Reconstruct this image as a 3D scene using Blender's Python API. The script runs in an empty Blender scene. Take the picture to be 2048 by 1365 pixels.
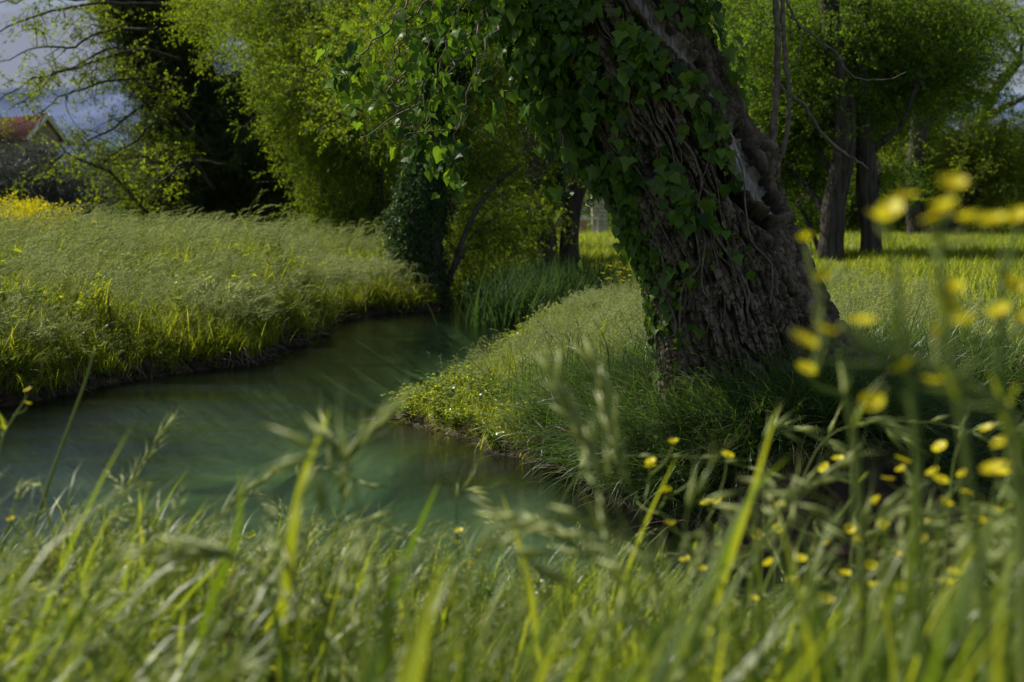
import bpy, math
import numpy as np
from mathutils import Vector, Matrix, Euler

PI = math.pi
rng = np.random.default_rng(11)
C = bpy.context.scene.collection
scene = bpy.context.scene

# ------------------------------------------------------------------ camera, world, sun, exposure
CAM_H, FPX, HOR = 1.45, 2844.0, 430.0
PITCH = math.atan((682.5 - HOR) / FPX)
cam_d = bpy.data.cameras.new('camera')
cam = bpy.data.objects.new('camera', cam_d)
C.objects.link(cam)
cam.location = (0, 0, CAM_H)
cam.rotation_euler = (PI / 2 - PITCH, 0, 0)
cam_d.lens, cam_d.sensor_width = 50.0, 36.0
cam_d.clip_start, cam_d.clip_end = 0.05, 9000
cam_d.dof.use_dof = True
cam_d.dof.focus_distance = 7.15
cam_d.dof.aperture_fstop = 3.7
scene.camera = cam

SUN_AZ = math.atan2(-0.84, 0.50)      # bearing of the sun from +Y towards +X (negative: to the left)
SUN_EL = math.radians(50)
world = bpy.data.worlds.new('World')
scene.world = world
world.use_nodes = True
nt = world.node_tree
nt.nodes.clear()
w_out = nt.nodes.new('ShaderNodeOutputWorld')
w_bg = nt.nodes.new('ShaderNodeBackground')
w_sky = nt.nodes.new('ShaderNodeTexSky')
w_sky.sky_type = 'NISHITA'
w_sky.sun_disc = False
w_sky.sun_elevation = SUN_EL
w_sky.sun_rotation = SUN_AZ
w_sky.air_density, w_sky.dust_density, w_sky.ozone_density = 1.0, 0.6, 2.0
w_tc = nt.nodes.new('ShaderNodeTexCoord')
w_map = nt.nodes.new('ShaderNodeMapping')
w_map.inputs['Scale'].default_value = (1.0, 1.0, 3.2)
w_map.inputs['Location'].default_value = (0.3, 0.1, 0.22)
w_no = nt.nodes.new('ShaderNodeTexNoise')
w_no.inputs['Scale'].default_value = 3.1
w_no.inputs['Detail'].default_value = 6
w_no.inputs['Roughness'].default_value = 0.55
w_ramp = nt.nodes.new('ShaderNodeValToRGB')
w_ramp.color_ramp.elements[0].position = 0.42
w_ramp.color_ramp.elements[1].position = 0.60
w_mix = nt.nodes.new('ShaderNodeMixRGB')
w_mix.inputs['Color2'].default_value = (2.5, 2.75, 3.5, 1)
nt.links.new(w_tc.outputs['Generated'], w_map.inputs['Vector'])
nt.links.new(w_map.outputs['Vector'], w_no.inputs['Vector'])
nt.links.new(w_no.outputs['Fac'], w_ramp.inputs['Fac'])
nt.links.new(w_ramp.outputs['Color'], w_mix.inputs['Fac'])
nt.links.new(w_sky.outputs['Color'], w_mix.inputs['Color1'])
nt.links.new(w_mix.outputs['Color'], w_bg.inputs['Color'])
w_bg.inputs['Strength'].default_value = 0.08
nt.links.new(w_bg.outputs['Background'], w_out.inputs['Surface'])

sun_d = bpy.data.lights.new('sun', 'SUN')
sun_d.energy = 5.0
sun_d.angle = math.radians(0.5)
sun_d.color = (1.0, 0.94, 0.84)
sun = bpy.data.objects.new('sun', sun_d)
C.objects.link(sun)
SUNV = Vector((math.sin(SUN_AZ) * math.cos(SUN_EL), math.cos(SUN_AZ) * math.cos(SUN_EL), math.sin(SUN_EL)))
sun.rotation_euler = SUNV.to_track_quat('Z', 'Y').to_euler()
sun.location = (-20, 20, 40)

scene.view_settings.view_transform = 'Standard'
scene.view_settings.look = 'None'
scene.view_settings.gamma = 1
scene.view_settings.use_curve_mapping = False
scene.view_settings.exposure = 0.5
cy = scene.cycles
cy.use_denoising = True
cy.max_bounces = 7
cy.diffuse_bounces = 5
cy.glossy_bounces = 3
cy.transmission_bounces = 5
cy.transparent_max_bounces = 8
cy.sample_clamp_indirect = 4
cy.caustics_reflective = False
cy.caustics_refractive = False

# ------------------------------------------------------------------ helpers
def P(px, py, D):
    """world point at forward distance D seen at pixel (px, py) of the 2048-wide photograph"""
    u, v = (px - 1024) / FPX, (682.5 - py) / FPX
    yy = math.cos(PITCH) + v * math.sin(PITCH)
    zz = -math.sin(PITCH) + v * math.cos(PITCH)
    return np.array([u / yy * D, D, CAM_H + zz / yy * D])

def hash3(ix, iy, iz):
    n = (ix.astype(np.int64) * 374761393 + iy.astype(np.int64) * 668265263 + iz.astype(np.int64) * 2147483647) & 0xffffffff
    n = ((n ^ (n >> 13)) * 1274126177) & 0xffffffff
    n = ((n ^ (n >> 16)) * 2246822519) & 0xffffffff
    return ((n ^ (n >> 15)) & 0xffffff) / float(0xffffff)

def vnoise(x, y, z=None):
    x = np.asarray(x, float); y = np.asarray(y, float)
    z = np.zeros_like(x) if z is None else np.asarray(z, float)
    ix, iy, iz = np.floor(x), np.floor(y), np.floor(z)
    fx, fy, fz = x - ix, y - iy, z - iz
    fx, fy, fz = [f * f * (3 - 2 * f) for f in (fx, fy, fz)]
    r = 0
    for a in (0, 1):
        for b in (0, 1):
            for c in (0, 1):
                w = (fx if a else 1 - fx) * (fy if b else 1 - fy) * (fz if c else 1 - fz)
                r = r + w * hash3(ix + a, iy + b, iz + c)
    return r * 2 - 1

def fbm(x, y, z=None, o=4):
    r, a = 0, 0.5
    zz = np.zeros_like(np.asarray(x, float)) if z is None else np.asarray(z, float)
    for k in range(o):
        s = 2 ** k
        r = r + a * vnoise(np.asarray(x) * s + 7.3 * k, np.asarray(y) * s - 3.1 * k, zz * s)
        a *= 0.5
    return r

def worley(u, v, pu):
    """2-D cells, periodic in u with period pu (integer); returns F1, F2, cell hash"""
    iu, iv = np.floor(u), np.floor(v)
    f1 = np.full(u.shape, 9.0); f2 = np.full(u.shape, 9.0); idh = np.zeros(u.shape)
    for a in (-1, 0, 1):
        for b in (-1, 0, 1):
            cu, cv = iu + a, iv + b
            hu = np.mod(cu, pu)
            jx = hash3(hu, cv, np.zeros_like(hu) + 1); jy = hash3(hu, cv, np.zeros_like(hu) + 2)
            d = np.hypot(u - cu - jx, v - cv - jy)
            near = d < f1
            f2 = np.where(near, f1, np.minimum(f2, d))
            idh = np.where(near, jx, idh)
            f1 = np.where(near, d, f1)
    return f1, f2, idh

def smooth(a, b, x):
    t = np.clip((np.asarray(x, float) - a) / (b - a), 0, 1)
    return t * t * (3 - 2 * t)

def norm(v):
    v = np.asarray(v, float)
    return v / max(1e-9, np.linalg.norm(v))

class MB:
    """collects vertices and polygons, builds ONE mesh"""
    def __init__(s):
        s.v, s.f, s.n, s.r, s.m = [], [], 0, [], []
    def add(s, V, F, rnd=0.0, mat=0):
        V = np.asarray(V, float).reshape(-1, 3)
        s.v.append(V)
        for f in F:
            s.f.append(tuple(int(i) + s.n for i in f)); s.r.append(rnd); s.m.append(mat)
        s.n += len(V)
    def mesh(s, name, mats, smooth_=True):
        me = bpy.data.meshes.new(name)
        V = np.concatenate(s.v) if s.v else np.zeros((0, 3))
        me.from_pydata(V.tolist(), [], s.f)
        for m in (mats if isinstance(mats, (list, tuple)) else [mats]):
            me.materials.append(m)
        if any(s.m):
            me.polygons.foreach_set('material_index', s.m)
        a = me.attributes.new('rnd', 'FLOAT', 'FACE')
        a.data.foreach_set('value', s.r)
        if smooth_:
            me.polygons.foreach_set('use_smooth', [True] * len(s.f))
        me.update()
        return me
    def build(s, name, mats, parent=None, smooth_=True):
        return link(name, s.mesh(name, mats, smooth_), parent)

def np_mesh(name, V, F, mats, rnd=None, smooth_=True, mat_index=None):
    """fast mesh from arrays; F is (n,3) or (n,4)"""
    me = bpy.data.meshes.new(name)
    V = np.ascontiguousarray(V, dtype=np.float32); F = np.ascontiguousarray(F, dtype=np.int32)
    k = F.shape[1]
    me.vertices.add(len(V)); me.vertices.foreach_set('co', V.ravel())
    me.loops.add(F.size); me.loops.foreach_set('vertex_index', F.ravel())
    me.polygons.add(len(F))
    me.polygons.foreach_set('loop_start', np.arange(0, F.size, k, dtype=np.int32))
    for m in (mats if isinstance(mats, (list, tuple)) else [mats]):
        me.materials.append(m)
    if mat_index is not None:
        me.polygons.foreach_set('material_index', np.asarray(mat_index, dtype=np.int32))
    me.update(calc_edges=True)
    me.validate()
    if smooth_:
        me.polygons.foreach_set('use_smooth', np.ones(len(F), bool))
    if rnd is not None:
        a = me.attributes.new('rnd', 'FLOAT', 'FACE')
        a.data.foreach_set('value', np.asarray(rnd, dtype=np.float32))
    return me

def link(name, me, parent=None):
    o = bpy.data.objects.new(name, me)
    C.objects.link(o)
    if parent is not None:
        o.parent = parent
    return o

def thing(name, label, cat, loc=(0, 0, 0), group=None):
    o = bpy.data.objects.new(name, None)
    C.objects.link(o)
    o.empty_display_size = 0.2
    o.location = [float(a) for a in loc]
    return tag(o, label, cat, group)

def tag(o, label=None, cat=None, group=None, kind=None):
    if label: o['label'] = label
    if cat: o['category'] = cat
    if group: o['group'] = group
    if kind: o['kind'] = kind
    return o

def tube(pts, rad, sides=6, cap=True):
    """tube along points, with radii; returns V, F"""
    pts = np.asarray(pts, float); n = len(pts)
    rad = np.broadcast_to(np.asarray(rad, float), (n,))
    T = np.gradient(pts, axis=0)
    T /= np.maximum(1e-9, np.linalg.norm(T, axis=1))[:, None]
    up = np.array([0, 0, 1.0]) if abs(T[0][2]) < 0.9 else np.array([1.0, 0, 0])
    N = norm(np.cross(T[0], up)); V = []
    for i in range(n):
        N = N - T[i] * np.dot(N, T[i]); N = norm(N)
        B = np.cross(T[i], N)
        a = np.arange(sides) * 2 * PI / sides
        V.append(pts[i] + rad[i] * (np.cos(a)[:, None] * N + np.sin(a)[:, None] * B))
    V = np.concatenate(V); F = []
    for i in range(n - 1):
        for j in range(sides):
            k = (j + 1) % sides
            F.append((i * sides + j, i * sides + k, (i + 1) * sides + k, (i + 1) * sides + j))
    if cap:
        F.append(tuple(range(sides))[::-1]); F.append(tuple((n - 1) * sides + j for j in range(sides)))
    return V, F

def spline(pts, n):
    """Catmull-Rom through the points"""
    pts = np.asarray(pts, float)
    if len(pts) < 3:
        t = np.linspace(0, 1, n)[:, None]
        return pts[0] * (1 - t) + pts[-1] * t
    p = np.vstack([2 * pts[0] - pts[1], pts, 2 * pts[-1] - pts[-2]])
    out = []
    for s in np.linspace(0, len(pts) - 1 - 1e-6, n):
        i = int(s); t = s - i
        a, b, c, d = p[i], p[i + 1], p[i + 2], p[i + 3]
        out.append(0.5 * (2 * b + (c - a) * t + (2 * a - 5 * b + 4 * c - d) * t * t + (3 * b - a - 3 * c + d) * t ** 3))
    return np.array(out)

def box(sx, sy, sz, c=(0, 0, 0), bev=0.0):
    x, y, z = sx / 2, sy / 2, sz / 2
    V = np.array([[a * x, b * y, d * z] for d in (-1, 1) for b in (-1, 1) for a in (-1, 1)]) + np.array(c)
    F = [(0, 2, 3, 1), (4, 5, 7, 6), (0, 1, 5, 4), (2, 6, 7, 3), (0, 4, 6, 2), (1, 3, 7, 5)]
    return V, F

# ------------------------------------------------------------------ materials
def new_mat(name):
    m = bpy.data.materials.new(name); m.use_nodes = True
    m.node_tree.nodes.clear()
    return m, m.node_tree

def N_(nt_, t, **kw):
    n = nt_.nodes.new(t)
    for k, v in kw.items():
        if k in n.inputs.keys():
            n.inputs[k].default_value = v
        else:
            setattr(n, k, v)
    return n

def leaf_mat(name, col, tcol, var=0.35, trans=0.5, gloss=0.06, rough=0.35, alt=None, base_dark=None):
    """diffuse + translucent + a little gloss; hue differs from instance to instance"""
    m, t = new_mat(name)
    out = N_(t, 'ShaderNodeOutputMaterial')
    oi = N_(t, 'ShaderNodeObjectInfo')
    at = N_(t, 'ShaderNodeAttribute'); at.attribute_name = 'rnd'
    ad = N_(t, 'ShaderNodeMath', operation='ADD'); fr = N_(t, 'ShaderNodeMath', operation='FRACT')
    t.links.new(oi.outputs['Random'], ad.inputs[0]); t.links.new(at.outputs['Fac'], ad.inputs[1])
    t.links.new(ad.outputs[0], fr.inputs[0])
    def tinted(c, alt_c):
        mx = N_(t, 'ShaderNodeMixRGB'); mx.inputs['Color1'].default_value = (*c, 1); mx.inputs['Color2'].default_value = (*alt_c, 1)
        t.links.new(fr.outputs[0], mx.inputs['Fac'])
        return mx
    alt = alt or tuple(a * (1 + var) for a in (col[0] * 1.25, col[1], col[2]))
    a = tinted(tuple(c * (1 - var) for c in col), alt)
    k = [tcol[i] / max(1e-4, col[i]) for i in range(3)]
    b = tinted(tuple(c * (1 - var) for c in tcol), tuple(alt[i] * k[i] for i in range(3)))
    df = N_(t, 'ShaderNodeBsdfDiffuse'); tr = N_(t, 'ShaderNodeBsdfTranslucent')
    gl = N_(t, 'ShaderNodeBsdfGlossy', Roughness=rough)
    t.links.new(a.outputs[0], df.inputs['Color']); t.links.new(b.outputs[0], tr.inputs['Color'])
    m1 = N_(t, 'ShaderNodeMixShader'); m1.inputs[0].default_value = trans
    t.links.new(df.outputs[0], m1.inputs[1]); t.links.new(tr.outputs[0], m1.inputs[2])
    m2 = N_(t, 'ShaderNodeMixShader')
    fz = N_(t, 'ShaderNodeLayerWeight', Blend=0.25)
    mm = N_(t, 'ShaderNodeMath', operation='MULTIPLY'); mm.inputs[1].default_value = gloss * 4
    m3 = N_(t, 'ShaderNodeMath', operation='ADD'); m3.inputs[1].default_value = gloss
    t.links.new(fz.outputs['Fresnel'], mm.inputs[0]); t.links.new(mm.outputs[0], m3.inputs[0])
    t.links.new(m3.outputs[0], m2.inputs[0])
    t.links.new(m1.outputs[0], m2.inputs[1]); t.links.new(gl.outputs[0], m2.inputs[2])
    t.links.new(m2.outputs[0], out.inputs['Surface'])
    return m

def rough_mat(name, c1, c2, scale=4, detail=5, rough=0.9, bump=0.3, bscale=None, stretch=(1, 1, 1), dist=0.02, ramp=(0.35, 0.65), spec=0.25):
    m, t = new_mat(name)
    out = N_(t, 'ShaderNodeOutputMaterial')
    p = N_(t, 'ShaderNodeBsdfPrincipled', Roughness=rough)
    p.inputs['Specular IOR Level'].default_value = spec
    tc = N_(t, 'ShaderNodeTexCoord'); mp = N_(t, 'ShaderNodeMapping'); mp.inputs['Scale'].default_value = stretch
    n = N_(t, 'ShaderNodeTexNoise', Scale=scale, Detail=detail)
    r = N_(t, 'ShaderNodeValToRGB')
    r.color_ramp.elements[0].position, r.color_ramp.elements[1].position = ramp
    r.color_ramp.elements[0].color = (*c1, 1); r.color_ramp.elements[1].color = (*c2, 1)
    t.links.new(tc.outputs['Object'], mp.inputs['Vector']); t.links.new(mp.outputs[0], n.inputs['Vector'])
    t.links.new(n.outputs['Fac'], r.inputs['Fac']); t.links.new(r.outputs[0], p.inputs['Base Color'])
    if bump:
        n2 = N_(t, 'ShaderNodeTexNoise', Scale=bscale or scale * 4, Detail=4)
        b = N_(t, 'ShaderNodeBump', Strength=bump, Distance=dist)
        t.links.new(mp.outputs[0], n2.inputs['Vector']); t.links.new(n2.outputs['Fac'], b.inputs['Height'])
        t.links.new(b.outputs[0], p.inputs['Normal'])
    t.links.new(p.outputs[0], out.inputs['Surface'])
    return m

M = {}
M['grass'] = leaf_mat('grass_green', (0.11, 0.19, 0.014), (0.34, 0.50, 0.02), alt=(0.22, 0.27, 0.02), gloss=0.006, rough=0.5)
M['grass_near'] = leaf_mat('grass_near', (0.075, 0.145, 0.010), (0.24, 0.39, 0.012), alt=(0.16, 0.205, 0.02), gloss=0.008, rough=0.45)
M['grass_blue'] = leaf_mat('sedge_green', (0.045, 0.10, 0.02), (0.11, 0.23, 0.025), var=0.3, trans=0.4, gloss=0.01, rough=0.45)
M['seed'] = leaf_mat('seed_head', (0.30, 0.37, 0.11), (0.46, 0.55, 0.15), var=0.25, alt=(0.42, 0.46, 0.19), gloss=0.01, rough=0.45)
M['reed'] = leaf_mat('reed_green', (0.022, 0.055, 0.018), (0.05, 0.12, 0.02), var=0.3, alt=(0.05, 0.09, 0.03), trans=0.35, gloss=0.003, rough=0.55)
M['dead'] = leaf_mat('dead_grass', (0.13, 0.09, 0.05), (0.12, 0.08, 0.035), var=0.4, alt=(0.22, 0.17, 0.10), trans=0.3, gloss=0.01)
M['lime'] = leaf_mat('willow_leaf', (0.075, 0.15, 0.008), (0.28, 0.47, 0.010), alt=(0.125, 0.19, 0.009), gloss=0.005, rough=.5)
M['limey'] = leaf_mat('young_poplar_leaf', (0.10, 0.16, 0.008), (0.36, 0.48, 0.010), alt=(0.135, 0.20, 0.01), gloss=0.005, rough=.5)
M['midgreen'] = leaf_mat('mid_green_leaf', (0.055, 0.135, 0.010), (0.20, 0.42, 0.012), alt=(0.10, 0.17, 0.012), gloss=0.005, rough=.5)
M['darkleaf'] = leaf_mat('dark_evergreen_leaf', (0.034, 0.072, 0.018), (0.10, 0.18, 0.018), var=0.5, trans=0.4, gloss=0.006, rough=.5)
M['olive'] = leaf_mat('olive_leaf', (0.055, 0.085, 0.055), (0.04, 0.065, 0.03), var=0.3, alt=(0.085, 0.115, 0.08), trans=0.25, gloss=0.015)
M['ivy'] = leaf_mat('ivy_leaf', (0.045, 0.13, 0.014), (0.10, 0.26, 0.012), var=0.6, alt=(0.11, 0.21, 0.02), trans=0.45, gloss=0.014, rough=0.42)
M['ivy_lime'] = leaf_mat('ivy_leaf_young', (0.10, 0.20, 0.012), (0.20, 0.34, 0.01), var=0.4, alt=(0.14, 0.24, 0.018), trans=0.5, gloss=0.02, rough=0.35)
M['ivy_old'] = leaf_mat('ivy_leaf_old', (0.17, 0.13, 0.02), (0.24, 0.18, 0.02), var=0.4, alt=(0.16, 0.2, 0.03), trans=0.4, gloss=0.02, rough=0.35)
M['ivyfar'] = leaf_mat('far_ivy', (0.03, 0.08, 0.02), (0.06, 0.15, 0.015), var=0.6, alt=(0.07, 0.15, 0.03), trans=0.35, gloss=0.012, rough=0.45)
M['petal'] = leaf_mat('yellow_petal', (0.64, 0.56, 0.006), (0.62, 0.54, 0.006), var=0.1, alt=(0.70, 0.63, 0.01), trans=0.35, gloss=0.02, rough=0.4)
M['mustard'] = leaf_mat('mustard_yellow', (0.66, 0.56, 0.01), (0.66, 0.56, 0.01), var=0.15, alt=(0.72, 0.66, 0.02), trans=0.4, gloss=0.005)
M['stamen'] = leaf_mat('yellow_stamens', (0.5, 0.36, 0.02), (0.4, 0.3, 0.01), var=0.1, trans=0.2, gloss=.01)
M['stem'] = leaf_mat('green_stem', (0.15, 0.22, 0.06), (0.22, 0.32, 0.06), var=0.2, trans=0.25, gloss=0.01)
M['twig'] = rough_mat('twig_bark', (0.09, 0.07, 0.055), (0.20, 0.16, 0.125), scale=30, bump=0.4, dist=0.003, bscale=90)
M['farbark'] = rough_mat('far_bark', (0.028, 0.023, 0.018), (0.085, 0.072, 0.058), scale=14, stretch=(1, 1, 0.18), bump=0.9, bscale=22, dist=0.05)
M['rust'] = rough_mat('rusty_leaf_litter', (0.1, 0.06, 0.03), (0.2, 0.12, 0.06), scale=12)
M['stone'] = rough_mat('pale_stone', (0.36, 0.31, 0.22), (0.5, 0.45, 0.33), scale=5, bump=0.3)
M['wallclay'] = rough_mat('clay_render', (0.26, 0.17, 0.10), (0.38, 0.27, 0.17), scale=2.5, bump=0.2)
M['iron'] = rough_mat('dark_iron', (0.02, 0.02, 0.02), (0.04, 0.035, 0.03), scale=8, rough=0.6, bump=0)
M['roof'] = rough_mat('red_tiles', (0.15, 0.065, 0.05), (0.22, 0.10, 0.08), scale=3, bump=0.2)
M['plaster'] = rough_mat('warm_plaster', (0.4, 0.32, 0.26), (0.5, 0.41, 0.34), scale=1.2, bump=0.1)
M['trim'] = rough_mat('pale_trim', (0.6, 0.56, 0.5), (0.7, 0.66, 0.6), scale=2, bump=0.1)
M['glass'] = rough_mat('dark_pane', (0.03, 0.035, 0.04), (0.05, 0.055, 0.06), scale=1, rough=0.15, bump=0, spec=0.5)
M['mud'] = rough_mat('wet_soil', (0.02, 0.014, 0.009), (0.06, 0.042, 0.028), scale=14, bump=0.9, dist=0.03)

def ground_mat():
    m, t = new_mat('ground')
    out = N_(t, 'ShaderNodeOutputMaterial')
    p = N_(t, 'ShaderNodeBsdfPrincipled', Roughness=0.95)
    p.inputs['Specular IOR Level'].default_value = 0.15
    geo = N_(t, 'ShaderNodeNewGeometry'); sp = N_(t, 'ShaderNodeSeparateXYZ')
    t.links.new(geo.outputs['Position'], sp.inputs[0])
    n = N_(t, 'ShaderNodeTexNoise', Scale=1.3, Detail=8); n.inputs['Roughness'].default_value = 0.7
    t.links.new(geo.outputs['Position'], n.inputs['Vector'])
    g = N_(t, 'ShaderNodeValToRGB')
    g.color_ramp.elements[0].position, g.color_ramp.elements[1].position = 0.35, 0.68
    g.color_ramp.elements[0].color = (0.05, 0.075, 0.018, 1); g.color_ramp.elements[1].color = (0.11, 0.145, 0.03, 1)
    t.links.new(n.outputs['Fac'], g.inputs['Fac'])
    n2 = N_(t, 'ShaderNodeTexNoise', Scale=9, Detail=8); t.links.new(geo.outputs['Position'], n2.inputs['Vector'])
    s = N_(t, 'ShaderNodeValToRGB')
    s.color_ramp.elements[0].position, s.color_ramp.elements[1].position = 0.35, 0.7
    s.color_ramp.elements[0].color = (0.014, 0.010, 0.007, 1); s.color_ramp.elements[1].color = (0.065, 0.046, 0.03, 1)
    t.links.new(n2.outputs['Fac'], s.inputs['Fac'])
    # bare soil on the banks, green on the land
    mr = N_(t, 'ShaderNodeMapRange'); mr.inputs['From Min'].default_value = 0.30; mr.inputs['From Max'].default_value = 0.52
    ad = N_(t, 'ShaderNodeMath', operation='MULTIPLY_ADD'); ad.inputs[1].default_value = 0.25; ad.inputs[2].default_value = -0.12
    a2 = N_(t, 'ShaderNodeMath', operation='ADD')
    t.links.new(n2.outputs['Fac'], ad.inputs[0]); t.links.new(ad.outputs[0], a2.inputs[0]); t.links.new(sp.outputs['Z'], a2.inputs[1])
    t.links.new(a2.outputs[0], mr.inputs['Value'])
    mx = N_(t, 'ShaderNodeMixRGB'); t.links.new(mr.outputs[0], mx.inputs['Fac'])
    t.links.new(s.outputs[0], mx.inputs['Color1']); t.links.new(g.outputs[0], mx.inputs['Color2'])
    # stream bed: emerald weed beds with pale silty streaks along the current
    mpb = N_(t, 'ShaderNodeMapping'); mpb.inputs['Scale'].default_value = (.55, 0.9, 1); mpb.inputs['Rotation'].default_value = (0, 0, 0.0)
    t.links.new(geo.outputs['Position'], mpb.inputs['Vector'])
    nb = N_(t, 'ShaderNodeTexNoise', Scale=1.1, Detail=3); nb.inputs['Distortion'].default_value = 0.2
    t.links.new(mpb.outputs[0], nb.inputs['Vector'])
    bd = N_(t, 'ShaderNodeValToRGB')
    e = bd.color_ramp.elements
    e[0].position, e[0].color = 0.38, (0.035, 0.08, 0.055, 1)
    e[1].position, e[1].color = 0.62, (0.36, 0.46, 0.31, 1)
    k = e.new(0.5); k.color = (0.14, 0.24, 0.15, 1)
    t.links.new(nb.outputs['Fac'], bd.inputs['Fac'])
    mr2 = N_(t, 'ShaderNodeMapRange'); mr2.inputs['From Min'].default_value = -0.22; mr2.inputs['From Max'].default_value = -0.04
    t.links.new(sp.outputs['Z'], mr2.inputs['Value'])
    mx2 = N_(t, 'ShaderNodeMixRGB'); t.links.new(mr2.outputs[0], mx2.inputs['Fac'])
    t.links.new(bd.outputs[0], mx2.inputs['Color1']); t.links.new(mx.outputs[0], mx2.inputs['Color2'])
    t.links.new(mx2.outputs[0], p.inputs['Base Color'])
    b = N_(t, 'ShaderNodeBump', Strength=0.8, Distance=0.03); t.links.new(n2.outputs['Fac'], b.inputs['Height']); t.links.new(b.outputs[0], p.inputs['Normal'])
    t.links.new(p.outputs[0], out.inputs['Surface'])
    return m

def water_mat():
    m, t = new_mat('stream_water')
    out = N_(t, 'ShaderNodeOutputMaterial')
    tr = N_(t, 'ShaderNodeBsdfTransparent'); tr.inputs['Color'].default_value = (0.42, 0.51, 0.38, 1)
    df = N_(t, 'ShaderNodeBsdfDiffuse'); df.inputs['Color'].default_value = (0.02, 0.036, 0.022, 1)
    bodym = N_(t, 'ShaderNodeMixShader'); bodym.inputs[0].default_value = 0.10
    t.links.new(tr.outputs[0], bodym.inputs[1]); t.links.new(df.outputs[0], bodym.inputs[2])
    gl = N_(t, 'ShaderNodeBsdfGlossy', Roughness=0.015)
    geo = N_(t, 'ShaderNodeNewGeometry')
    mp = N_(t, 'ShaderNodeMapping'); mp.inputs['Scale'].default_value = (.75, 3.2, 1); mp.inputs['Rotation'].default_value = (0, 0, 0.12)
    t.links.new(geo.outputs['Position'], mp.inputs['Vector'])
    n1 = N_(t, 'ShaderNodeTexNoise', Scale=6, Detail=4); n2 = N_(t, 'ShaderNodeTexNoise', Scale=32, Detail=3)
    n3 = N_(t, 'ShaderNodeTexNoise', Scale=0.6, Detail=3)
    for q in (n1, n2, n3): t.links.new(mp.outputs[0], q.inputs['Vector'])
    m3 = N_(t, 'ShaderNodeMapRange'); m3.inputs['From Min'].default_value = 0.35; m3.inputs['From Max'].default_value = 0.7
    m3.inputs['To Min'].default_value = 0.25
    t.links.new(n3.outputs['Fac'], m3.inputs['Value'])
    mu = N_(t, 'ShaderNodeMath', operation='MULTIPLY'); t.links.new(n2.outputs['Fac'], mu.inputs[0]); t.links.new(m3.outputs[0], mu.inputs[1])
    b1 = N_(t, 'ShaderNodeBump', Strength=0.055, Distance=0.02); t.links.new(n1.outputs['Fac'], b1.inputs['Height'])
    b2 = N_(t, 'ShaderNodeBump', Strength=0.7, Distance=0.006); t.links.new(mu.outputs[0], b2.inputs['Height']); t.links.new(b1.outputs[0], b2.inputs['Normal'])
    t.links.new(b2.outputs[0], gl.inputs['Normal'])
    fr = N_(t, 'ShaderNodeFresnel', IOR=1.33); t.links.new(b2.outputs[0], fr.inputs['Normal'])
    mx = N_(t, 'ShaderNodeMixShader')
    t.links.new(fr.outputs[0], mx.inputs[0]); t.links.new(bodym.outputs[0], mx.inputs[1]); t.links.new(gl.outputs[0], mx.inputs[2])
    t.links.new(mx.outputs[0], out.inputs['Surface'])
    return m

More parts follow.
